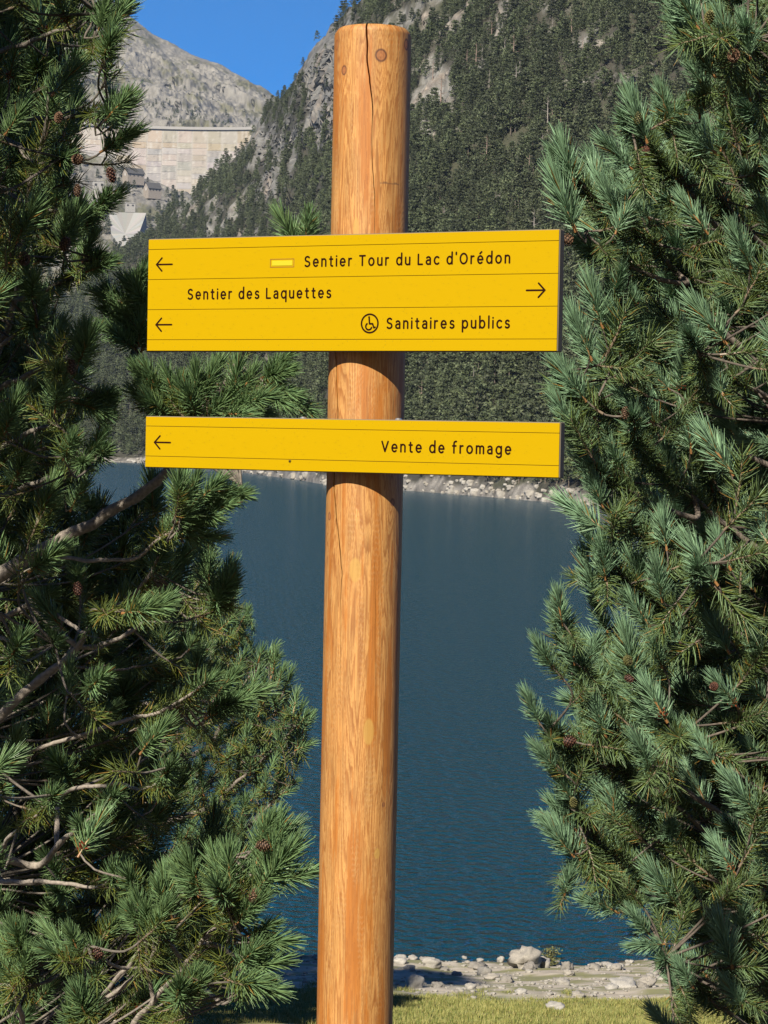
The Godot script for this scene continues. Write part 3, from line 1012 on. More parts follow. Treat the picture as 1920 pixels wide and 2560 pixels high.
func sign_board(root: Node3D, p: Vector3, yaw: float, high: float, cuts: Array, which: int) -> void:
	var wide := 0.7635
	var yellow := mat(0.35, 0.228, 0.0004, 0.55)
	yellow.metallic_specular = 0.15
	var edge := mat(0.14, 0.12, 0.09, 0.7)
	edge.metallic_specular = 0.2
	var brown := mat(0.016, 0.004, 0.003, 0.7)
	brown.metallic_specular = 0.12
	var back := MB.new()
	back.box(Vector3(0, 0, -0.0116), Vector3(wide / 2.0 + 0.0014, high / 2.0 + 0.0014, 0.0096), 0.0012)
	var board := obj("sign_board", back.mesh(), edge, root)
	board.position = p - POST
	board.rotation.y = -yaw
	board.set_meta("label", "upper yellow sign board with three lines of lettering" if which == 1 else "lower yellow sign board with a single line of lettering")
	var core := MB.new()
	core.box(Vector3(0, 0, -0.0017), Vector3(wide / 2.0 - 0.0006, high / 2.0 - 0.0006, 0.0006))
	obj("core", core.mesh(), mat(0.085, 0.018, 0.004, 0.7), board)
	var ys := [0.0] + cuts + [1.0]
	for k in ys.size() - 1:
		var y0: float = high / 2.0 - ys[k] * high - (0.0004 if k > 0 else 0.0)
		var y1: float = high / 2.0 - ys[k + 1] * high + (0.0004 if k < ys.size() - 2 else 0.0)
		var s := MB.new()
		s.box(Vector3(0, (y0 + y1) / 2.0, -0.00055), Vector3(wide / 2.0, (y0 - y1) / 2.0, 0.00055), 0.0002)
		obj("face_strip", s.mesh(), yellow, board)
	if which == 1:
		lettering(board, "Sentier Tour du Lac d'Orédon", -75.5, 299.0, 43.6, brown)
		lettering(board, "Sentier des Laquettes", -301.9, -23.1, -8.8, brown)
		lettering(board, "Sanitaires publics", 79.7, 300.9, -60.6, brown)
		arrow(board, -366.4, 52.8, 1.0, brown)
		arrow(board, -365.6, -51.2, 1.0, brown)
		arrow(board, 361.2, 0.5, -1.0, brown)
		var fr := MB.new()
		for e in [[-140.1, 58.1, -95.0, 58.1], [-95.0, 58.1, -95.0, 44.6], [-95.0, 44.6, -140.1, 44.6], [-140.1, 44.6, -140.1, 58.1]]:
			stroke(fr, [Vector2(e[0], e[1]), Vector2(e[2], e[3])], 0.42, 0.0003)
		obj("marker_frame", fr.mesh(), mat(0.15, 0.03, 0.005, 0.6), board)
		var blaze := MB.new()
		blaze.box(Vector3(-0.1175, 0.05135, 0.0003), Vector3(0.0195, 0.0042, 0.0003), 0.0001)
		obj("trail_blaze", blaze.mesh(), mat(0.40, 0.35, 0.0, 0.5), board)
		var pic := MB.new()
		var ring := []
		for k in 41:
			ring.append(Vector2(49.3 + 15.2 * cos(TAU * k / 40.0), -51.0 + 15.2 * sin(TAU * k / 40.0)))
		stroke(pic, ring, 1.45, 0.0003)
		stroke(pic, [Vector2(48.0, -40.6), Vector2(48.0, -41.2)], 1.7, 0.00034)
		stroke(pic, [Vector2(48.1, -41.5), Vector2(48.9, -51.5), Vector2(54.6, -51.5), Vector2(57.0, -58.0), Vector2(59.2, -57.2)], 1.45, 0.00038)
		var wheel := []
		for k in 15:
			var a := deg_to_rad(125.0 + 215.0 * k / 14.0)
			wheel.append(Vector2(47.6 + 5.5 * cos(a), -56.0 + 5.5 * sin(a)))
		stroke(pic, wheel, 1.4, 0.00042)
		var pm := obj("pictogram", pic.mesh(), brown, board)
		pm.set_meta("label", "wheelchair symbol in a circle")
	else:
		lettering(board, "Vente de fromage", 69.0, 300.1, -9.2, brown)
		arrow(board, -365.3, -0.6, 1.0, brown)
		# the clamp bolts whose heads show above the board
		var steel := mat(0.55, 0.54, 0.52, 0.35)
		steel.metallic = 0.8
		for x in [-0.082, 0.094]:
			var b := MB.new()
			b.tube(PackedVector3Array([Vector3(x, high / 2.0 + 0.0008, -0.012), Vector3(x, high / 2.0 + 0.0030, -0.012), Vector3(x, high / 2.0 + 0.0042, -0.012)]), PackedFloat32Array([0.0058, 0.0056, 0.0030]), 12)
			obj("bolt", b.mesh(), steel, board)
		var fly := MB.new()
		fly.tube(PackedVector3Array([Vector3(-0.1008, -0.0288, 0.001), Vector3(-0.1001, -0.0280, 0.0018), Vector3(-0.0990, -0.0267, 0.0016), Vector3(-0.0984, -0.0261, 0.001)]), PackedFloat32Array([0.0005, 0.0012, 0.0011, 0.0004]), 7)
		for k in 6:
			var q := Vector3(-0.0998, -0.0276, 0.001)
			var d := Vector3(cos(k * 1.05), sin(k * 1.05), 0.0) * 0.0028
			fly.tube(PackedVector3Array([q, q + d * 0.6 + Vector3(0, 0, 0.0006), q + d]), PackedFloat32Array([0.0002, 0.0002, 0.0001]), 4)
		var fo := obj("fly", fly.mesh(), mat(0.02, 0.015, 0.012, 0.5))
		fo.transform = Transform3D(Basis(Vector3.UP, -yaw), p)
		tag(fo, "tiny dark fly sitting on the lower yellow board", "fly")
	# clamp that holds the board to the post
	var cl := MB.new()
	cl.box(Vector3(0.035, 0, -0.0238), Vector3(0.11, high * 0.3, 0.0024), 0.0005)
	obj("bracket", cl.mesh(), mat(0.2, 0.2, 0.2, 0.5), board)

func stroke(mb: MB, pts: Array, half: float, z: float) -> void:   # a ribbon with round ends, in millimetres
	for i in pts.size() - 1:
		var a: Vector2 = pts[i]
		var b: Vector2 = pts[i + 1]
		var d := (b - a).normalized()
		var ring := []
		var base := d.angle()
		for k in 9:
			var q := b + Vector2.from_angle(base - PI / 2 + PI * k / 8.0) * half
			ring.append(Vector3(q.x * 0.001, q.y * 0.001, z + 0.000004 * (i % 3)))
		for k in 9:
			var q := a + Vector2.from_angle(base + PI / 2 + PI * k / 8.0) * half
			ring.append(Vector3(q.x * 0.001, q.y * 0.001, z + 0.000004 * (i % 3)))
		mb.poly(ring, Vector3(0, 0, 1))

func arrow(board: Node3D, x: float, y: float, way: float, m: Material) -> void:
	var a := MB.new()
	stroke(a, [Vector2(x + way * 1.4, y), Vector2(x + way * 33.0, y)], 1.45, 0.0003)
	stroke(a, [Vector2(x + way * 12.4, y + 11.2), Vector2(x + way * 1.6, y), Vector2(x + way * 12.4, y - 11.2)], 1.45, 0.00032)
	obj("arrow", a.mesh(), m, board)

func arc(cx: float, cy: float, rx: float, ry: float, a0: float, a1: float) -> Array:
	var out := []
	var steps := maxi(4, int(absf(a1 - a0) / 12.0))
	for k in steps + 1:
		var a := deg_to_rad(lerpf(a0, a1, k / float(steps)))
		out.append(Vector2(cx + rx * cos(a), cy + ry * sin(a)))
	return out

func line(p: Array) -> Array:
	var out := []
	for k in range(0, p.size(), 2):
		out.append(Vector2(p[k], p[k + 1]))
	return out

func glyph(ch: String) -> Array:   # [width, strokes]; capital height 1
	var bowl := arc(0.24, 0.365, 0.24, 0.365, 0, 360)
	match ch:
		"S": return [0.50, [arc(0.26, 0.755, 0.22, 0.245, 38, 235) + arc(0.24, 0.25, 0.25, 0.25, 62, -142)]]
		"s": return [0.38, [arc(0.20, 0.545, 0.165, 0.185, 35, 232) + arc(0.185, 0.185, 0.19, 0.185, 60, -145)]]
		"e", "é":
			var st := [arc(0.235, 0.365, 0.235, 0.365, 0, 312), line([0.01, 0.365, 0.47, 0.365])]
			if ch == "é": st.append(line([0.20, 0.97, 0.35, 1.13]))
			return [0.47, st]
		"n": return [0.40, [line([0, 0, 0, 0.73]), arc(0.2, 0.52, 0.2, 0.21, 180, 0) + line([0.4, 0])]]
		"m": return [0.68, [line([0, 0, 0, 0.73]), arc(0.17, 0.54, 0.17, 0.19, 180, 0) + line([0.34, 0]), arc(0.51, 0.54, 0.17, 0.19, 180, 0) + line([0.68, 0])]]
		"t": return [0.30, [line([0.13, 0.95]) + arc(0.26, 0.14, 0.13, 0.14, 180, 275) + line([0.3, 0.0]), line([0, 0.70, 0.29, 0.70])]]
		"i": return [0.0, [line([0, 0, 0, 0.71]), line([0, 0.99, 0, 1.0])]]
		"r": return [0.25, [line([0, 0, 0, 0.73]), arc(0.2, 0.5, 0.2, 0.22, 180, 75)]]
		"d": return [0.48, [bowl, line([0.48, 0, 0.48, 1.16])]]
		"T": return [0.54, [line([0, 0.98, 0.54, 0.98]), line([0.27, 0.98, 0.27, 0])]]
		"o": return [0.50, [arc(0.25, 0.365, 0.25, 0.365, 0, 360)]]
		"u": return [0.41, [line([0, 0.73]) + arc(0.205, 0.21, 0.205, 0.21, 180, 360), line([0.41, 0.73, 0.41, 0])]]
		"L": return [0.40, [line([0, 1.0, 0, 0, 0.40, 0])]]
		"a": return [0.40, [arc(0.2, 0.52, 0.19, 0.21, 145, 0) + line([0.39, 0]), line([0.39, 0.42]) + arc(0.2, 0.205, 0.2, 0.205, 100, 262) + line([0.39, 0.03])]]
		"c": return [0.40, [arc(0.25, 0.365, 0.25, 0.365, 50, 312)]]
		"'": return [0.0, [line([0, 1.12, 0, 0.93])]]
		"O": return [0.66, [arc(0.33, 0.5, 0.33, 0.5, 0, 360)]]
		"q": return [0.48, [bowl, line([0.48, 0.73, 0.48, -0.37])]]
		"p": return [0.48, [bowl, line([0, 0.73, 0, -0.37])]]
		"b": return [0.48, [bowl, line([0, 1.16, 0, 0])]]
		"l": return [0.0, [line([0, 0, 0, 1.16])]]
		"V": return [0.60, [line([0, 1.0, 0.30, 0, 0.60, 1.0])]]
		"f": return [0.32, [line([0.12, 0]) + arc(0.30, 0.93, 0.18, 0.22, 180, 78), line([0, 0.70, 0.30, 0.70])]]
		"g": return [0.48, [bowl, line([0.48, 0.73]) + arc(0.25, -0.13, 0.23, 0.23, 0, -150)]]
	return [0.2, []]

func lettering(board: Node3D, text: String, x0: float, x1: float, base: float, m: Material) -> void:
	var cap := 16.2
	var half := 1.5
	var total := 0.0
	var pens := []
	for ch in text:
		if ch == " ":
			total += 0.46
			pens.append(0.0)
			continue
		pens.append(total)
		total += glyph(ch)[0] + 0.41
	total -= 0.41
	var sx := (x1 - x0 - 2.0 * half) / total
	var mb := MB.new()
	var z := 0.0003
	for i in text.length():
		for st in glyph(text[i])[1]:
			var pts := []
			for q in st:
				pts.append(Vector2(x0 + half + (pens[i] + q.x) * sx, base + half + q.y * cap))
			stroke(mb, pts, half, z)
			z = 0.00034 if z < 0.00032 else 0.0003
	var o := obj("lettering", mb.mesh(), m, board)
	o.set_meta("label", "dark brown words " + text)

# ------------------------------------------------------------------ pines
func needle(mb: MB, r: RandomNumberGenerator, b: Vector3, d: Vector3, axis: Vector3, length: float, wide: float, col: Color, segments := 2) -> void:
	var side := d.cross(Vector3(r.randfn(), r.randfn(), r.randfn())).normalized()
	var up := d.cross(side)
	var bend := axis * length * r.randf_range(0.02, 0.16) + Vector3(0, 0.0, 0)
	var first := mb.v.size()
	for i in segments + 1:
		var s := i / float(segments)
		var c := b + d * length * s + bend * s * s
		var w := wide * (1.0 if s < 0.9 else 0.35) * 0.5
		for k in 3:
			var a := TAU * k / 3.0
			var nn := side * cos(a) + up * sin(a)
			mb.vert(c + nn * w, nn, col)
	for i in segments:
		for k in 3:
			var a2 := first + i * 3 + k
			var b2 := first + i * 3 + (k + 1) % 3
			mb.quad(a2, b2, b2 + 3, a2 + 3)

func tuft_mesh(seed_: int, kind: String, count: int, young: Color, old: Color, bud := false, wide := 0.0027, segments := 2, spread := 66.0) -> ArrayMesh:
	# a leading shoot ("tip"), a length of older needles ("mid") or a thin one ("sparse"); the stem runs up +Y from the origin
	var r := RandomNumberGenerator.new()
	r.seed = seed_
	var mb := MB.new()
	var long := 0.085 if kind == "tip" else 0.11
	mb.tube(PackedVector3Array([Vector3(0, -0.01, 0), Vector3(r.randfn() * 0.003, long * 0.5, r.randfn() * 0.003), Vector3(0, long, 0)]), PackedFloat32Array([0.0036, 0.0030, 0.0016]), 5, Color(0.30, 0.155, 0.06) if kind == "tip" else Color(0.22, 0.17, 0.125))
	for i in count:
		var s := (i + r.randf()) / count
		var a := i * 2.39996 + r.randfn() * 0.25
		var lean: float
		if kind == "tip":
			lean = lerpf(spread, 8.0, pow(s, 1.15)) + r.randfn() * 7.0
		else:
			lean = lerpf(66.0, 44.0, s) + r.randfn() * 10.0
		lean = deg_to_rad(lean)
		var out := Vector3(cos(a), 0, sin(a))
		var d := (Vector3.UP * cos(lean) + out * sin(lean)).normalized()
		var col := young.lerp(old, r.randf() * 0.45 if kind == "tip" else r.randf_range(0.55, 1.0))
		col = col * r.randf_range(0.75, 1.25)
		if r.randf() < (0.015 if kind == "tip" else 0.05):
			col = Color(0.30, 0.19, 0.05)
		var length := r.randf_range(0.042, 0.06) * (0.85 + 0.15 * s)
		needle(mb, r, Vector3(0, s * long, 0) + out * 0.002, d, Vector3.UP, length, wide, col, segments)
	if bud:
		for i in 14:
			var a := i * 2.4
			var c := Vector3(cos(a) * 0.006, 0.006 + 0.0012 * i, sin(a) * 0.006)
			mb.tube(PackedVector3Array([c, c + Vector3(cos(a) * 0.005, 0.002, sin(a) * 0.005), c + Vector3(cos(a) * 0.009, 0.003, sin(a) * 0.009)]), PackedFloat32Array([0.0022, 0.0028, 0.0012]), 5, Color(0.23, 0.06, 0.03) * r.randf_range(0.7, 1.3))
	return mb.mesh(M.needle)

func cone_mesh(seed_: int, tone: Color) -> ArrayMesh:
	var r := RandomNumberGenerator.new()
	r.seed = seed_
	var mb := MB.new()
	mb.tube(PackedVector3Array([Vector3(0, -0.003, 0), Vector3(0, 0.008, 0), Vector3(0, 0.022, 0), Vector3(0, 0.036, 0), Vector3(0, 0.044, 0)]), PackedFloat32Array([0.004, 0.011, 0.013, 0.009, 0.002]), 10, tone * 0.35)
	for i in 64:
		var s := i / 64.0
		var a := i * 2.39996
		var rad := 0.0125 * sin(PI * (0.12 + 0.85 * s)) + 0.002
		var out := Vector3(cos(a), lerpf(-0.35, 0.75, s), sin(a)).normalized()
		var side := Vector3(-sin(a), 0, cos(a))
		var up := out.cross(side)
		if up.y < 0: up = -up
		var c := Vector3(cos(a) * rad, 0.002 + 0.041 * s, sin(a) * rad)
		var w := 0.0048 * (1.0 - 0.4 * s)
		var tip := c + out * 0.0062
		var col := tone * r.randf_range(0.75, 1.3)
		mb.poly([c - side * w, c + side * w, tip + side * w * 0.7 + up * 0.0015, tip - side * w * 0.7 + up * 0.0015], up, col)
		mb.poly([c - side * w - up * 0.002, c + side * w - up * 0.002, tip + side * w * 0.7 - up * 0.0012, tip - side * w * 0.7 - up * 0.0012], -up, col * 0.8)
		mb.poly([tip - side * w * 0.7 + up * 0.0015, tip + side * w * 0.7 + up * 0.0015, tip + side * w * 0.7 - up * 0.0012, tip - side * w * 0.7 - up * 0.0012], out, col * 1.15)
	return mb.mesh(M.cone)

func smooth_path(raw: Array, step: float) -> PackedVector3Array:
	var cv := Curve3D.new()
	cv.bake_interval = step
	for i in raw.size():
		var p: Vector3 = raw[i]
		var t: Vector3 = (raw[mini(i + 1, raw.size() - 1)] - raw[maxi(i - 1, 0)]) / 6.0
		cv.add_point(p, -t, t)
	return cv.get_baked_points()

# spec: trunk [x px, depth, top y, radius], branches [[depth of base, depth of tip, radius, [x, y, ...]], ...], outline, layers [[depth, spacing px], ...], way (mean direction), edge [[base x, y, tip x, y, depth], ...]
func pine(label: String, group: String, spec: Dictionary) -> void:
	var push: float = spec.get("push", 1.0)
	var tx: float = spec.trunk[0]
	var td: float = spec.trunk[1] * push
	var foot := at(tx, 1100, td)
	foot.y = ground_y(foot.x, foot.z)
	var root := thing("mountain_pine", label, "pine tree", foot, 0.0, group)
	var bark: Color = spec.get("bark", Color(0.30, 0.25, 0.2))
	var tk := MB.new()
	var tp := PackedVector3Array()
	var tr := PackedFloat32Array()
	var top_y: float = spec.trunk[2]
	for i in 14:
		var s := i / 13.0
		tp.append(Vector3(0.05 * n_low.get_noise_2d(s * 3.0, tx), lerpf(-0.3, top_y - foot.y, s), 0.05 * n_low.get_noise_2d(s * 3.0, tx + 50.0)))
		tr.append(lerpf(spec.trunk[3], spec.trunk[3] * 0.3, s))
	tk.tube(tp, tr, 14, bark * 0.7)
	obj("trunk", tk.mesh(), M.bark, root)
	# main boughs
	var builders := []
	var samples := []   # [position, branch, share of length, direction]
	var tufts := []     # [position, direction, scale, variant, branch]
	var nb: int = spec.branches.size()
	for bi in nb:
		var b: Array = spec.branches[bi]
		var px: Array = b[3]
		var raw := []
		var m := px.size() / 2
		var p0 := at(px[0], px[1], b[0] * push)
		var near := 1e9
		var join := Vector3.ZERO
		if b[2] < 0.0125:
			for q in samples:
				if q[0].distance_to(p0) < near:
					near = q[0].distance_to(p0)
					join = q[0]
		if near < 0.6 * Vector2(p0.x - foot.x, p0.z - foot.z).length():
			raw.append(join)
		else:
			raw.append(Vector3(foot.x, p0.y - 0.3 * Vector2(p0.x - foot.x, p0.z - foot.z).length(), foot.z))
		for k in m:
			raw.append(at(px[k * 2], px[k * 2 + 1], lerpf(b[0], b[1], k / maxf(1.0, m - 1.0)) * push))
		var path := smooth_path(raw, 0.03)
		var rad := PackedFloat32Array()
		var mb := MB.new()
		for k in path.size():
			var s := k / (path.size() - 1.0)
			path[k] += Vector3(n_mid.get_noise_2d(path[k].x * 9.0, path[k].y * 9.0), n_mid.get_noise_2d(path[k].y * 9.0, path[k].z * 9.0), n_mid.get_noise_2d(path[k].z * 9.0, path[k].x * 9.0)) * 0.008
			rad.append(lerpf(b[2], 0.0035, pow(s, 0.8)) * (1.0 + 0.18 * n_fine.get_noise_2d(k * 0.9, bi * 9.0)))
		var local := PackedVector3Array()
		for q in path:
			local.append(q - foot)
		mb.tube(local, rad, 9, bark)
		builders.append(mb)
		for k in range(1, path.size()):
			samples.append([path[k], bi, k / (path.size() - 1.0), (path[k] - path[k - 1]).normalized(), to_px(path[k]).x])
		# needles along the outer part of the bough
		var from: float = spec.get("clothed", 0.55)
		var along := from * path.size()
		while along < path.size() - 1 - 0.13 * push / 0.03:
			var k := maxi(1, int(along))
			tufts.append([path[k], (path[k] - path[k - 1]).normalized(), 0.9 * push, 2 + rng.randi() % 3, bi])
			along += 3.0
		var last := maxi(2, path.size() - 1 - int(0.10 * push / 0.03))
		tufts.append([path[last], (path[last] - path[last - 2]).normalized(), push, rng.randi() % 2, bi])
	# the tufts: those that make the outline, then the ones inside it, layer behind layer
	var free := []
	for e in spec.get("edge", []):
		var a := at(e[0], e[1], e[4] * push)
		var b := at(e[2], e[3], e[4] * push - 0.03)
		var dd := (b - a).normalized()
		free.append([a, dd, clampf((b - a).length() / 0.125, 0.75 * push, 1.3 * push), true])
		for k in spec.get("siblings", 0):
			var off := Vector3(rng.randfn(), rng.randfn() * 0.5, rng.randfn())
			free.append([a - dd * 0.02 + off * 0.012, (dd + off * 0.45).normalized(), rng.randf_range(0.8, 1.05), true])
	var poly := PackedVector2Array()
	var lo := Vector2(1e9, 1e9)
	var hi := -lo
	for k in range(0, spec.outline.size(), 2):
		var q := Vector2(spec.outline[k], spec.outline[k + 1])
		poly.append(q)
		lo = lo.min(q)
		hi = hi.max(q)
	var way: Vector3 = spec.way
	for layer in spec.layers:
		var put := []
		var space: float = layer[1]
		for tries in int((hi.x - lo.x) * (hi.y - lo.y) / (space * space) * 5.0):
			var q := Vector2(rng.randf_range(lo.x, hi.x), rng.randf_range(lo.y, hi.y))
			if not Geometry2D.is_point_in_polygon(q, poly): continue
			if layer.size() > 2 and not (Geometry2D.is_point_in_polygon(q + Vector2(signf(way.x) * 62.0 * layer[2], -30.0), poly) and Geometry2D.is_point_in_polygon(q + Vector2(signf(way.x) * 45.0 * layer[2], 30.0), poly)): continue
			var ok := true
			for w in put:
				if absf(w.x - q.x) < space and absf(w.y - q.y) < space and w.distance_to(q) < space:
					ok = false
					break
			if not ok: continue
			if spec.has("thin") and (layer[0] < 6.0 or layer[0] > 10.0) and n_mid.get_noise_2d(q.x * 0.007 + layer[0] * 7.0, q.y * 0.007) < spec.thin: continue
			put.append(q)
			var d := (way + Vector3(rng.randfn() * 0.34, rng.randfn() * 0.24, rng.randfn() * 0.4)).normalized()
			free.append([at(q.x, q.y, (layer[0] + rng.randf_range(-0.16, 0.16)) * push), d, push * rng.randf_range(0.75, 1.15) * spec.get("size", 1.0) * (layer[2] if layer.size() > 2 else 1.0), false])
	for layer in spec.get("shade", []):   # unseen crown left of the frame, added towards the sun to cast shade
		var bx: Array = spec.shade_box
		for k in int((bx[2] - bx[0]) * (bx[3] - bx[1]) / (layer[1] * layer[1])):
			var q := Vector2(rng.randf_range(bx[0], bx[2]), rng.randf_range(bx[1], bx[3]))
			if n_mid.get_noise_2d(q.x * 0.005 + layer[0] * 7.0, q.y * 0.005) < -0.1: continue
			free.append([at(q.x, q.y, layer[0] + rng.randf_range(-0.2, 0.2)), (way + Vector3(rng.randfn(), rng.randfn(), rng.randfn()) * 0.4).normalized(), 1.1, false, true])
	for fq in free:
		var p: Vector3 = fq[0]
		var d: Vector3 = fq[1]
		var best := 1e9
		var hit = null
		var outside: bool = fq.size() > 4
		for s in samples:
			if outside and s[4] > -60.0: continue
			var v: Vector3 = p - s[0]
			var cost: float = v.length() * (1.35 - 0.5 * v.normalized().dot(d)) + 0.12 * (1.0 - s[2])
			if cost < best:
				best = cost
				hit = s
		var q: Vector3 = hit[0]
		var mid := q.lerp(p, 0.5) + (p - d * (p - q).length() * 0.5 - q.lerp(p, 0.5)).limit_length(0.05) + Vector3(rng.randfn(), rng.randfn(), rng.randfn()) * 0.012
		var tw := smooth_path([q - foot, mid - foot, p - foot], 0.035)
		if tw.size() > 1:
			var tr2 := PackedFloat32Array()
			for k in tw.size():
				tr2.append(lerpf(0.0042 if (p - q).length() > 0.2 else 0.0032, 0.0024, k / (tw.size() - 1.0)))
			builders[hit[1]].tube(tw, tr2, 5, bark * rng.randf_range(0.4, 0.75), false)  # twigs coloured darker than the bough to put shade into the crown interior
			var back: float = 0.075 * fq[2]
			var cover: float = spec.get("tails", 0.5)
			var along: float = float(tw.size() - 1) - back / 0.035
			while along > maxf(tw.size() * (1.0 - cover), tw.size() - 8.0):
				var ki := clampi(int(along), 1, tw.size() - 1)
				tufts.append([tw[ki] + foot, (tw[ki] - tw[ki - 1] + Vector3(rng.randfn(), rng.randfn(), rng.randfn()) * 0.003).normalized(), fq[2] * rng.randf_range(0.8, 1.0), 2 + rng.randi() % 3, hit[1]])
				along -= 2.3
		var kind := rng.randi() % 2
		if rng.randf() < spec.get("buds", 0.0): kind = 5
		if fq[3]: kind = rng.randi() % 2
		tufts.append([p, d, fq[2], kind, hit[1]])
	# rank the tufts by how well they show
	for t in tufts:
		var px2 := to_px(t[0])
		var inside := px2.x > -20 and px2.x < 1679 and px2.y > -20 and px2.y < 2232
		t.append((0.0 if inside else 100.0) - (t[0].z - EYE.z))
	tufts.sort_custom(func(a, b): return a[5] < b[5])
	var limbs := []
	for bi in nb:
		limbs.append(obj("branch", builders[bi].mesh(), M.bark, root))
	var meshes: Array = spec.meshes
	var rest := {}
	for i in tufts.size():
		var t = tufts[i]
		var y: Vector3 = t[1]
		var x := y.cross(Vector3(0.3, 0.1, 0.9)).normalized()
		var bs := Basis(x, y, x.cross(y)) * Basis(Vector3.UP, rng.randf() * TAU)
		var tf := Transform3D(bs.scaled_local(Vector3.ONE * t[2]), t[0] - foot)
		if i < 300 and t[5] < 50.0:
			var o := obj("needle_tuft", meshes[t[3]], null, limbs[t[4]])
			o.transform = tf
		else:
			if not rest.has(t[3]): rest[t[3]] = []
			rest[t[3]].append(tf)
	for k in rest:
		var mm := MultiMesh.new()
		mm.transform_format = MultiMesh.TRANSFORM_3D
		mm.mesh = meshes[k]
		mm.instance_count = rest[k].size()
		for i in rest[k].size():
			mm.set_instance_transform(i, rest[k][i])
		var mi := MultiMeshInstance3D.new()
		mi.name = "foliage"
		mi.multimesh = mm
		mi.set_meta("kind", "stuff")
		root.add_child(mi, true)
	for c in spec.get("cones", []):
		var o := obj("pine_cone", spec.cone_meshes[c[3]], null, root)
		o.basis = Basis.from_euler(Vector3(rng.randf_range(-1.9, 1.9), rng.randf() * TAU, 0)).scaled(Vector3(0.85, 1.0, 0.85) * c[4] * 0.75 * push)
		o.position = at(c[0], c[1], (c[2] + 0.07) * push) - foot

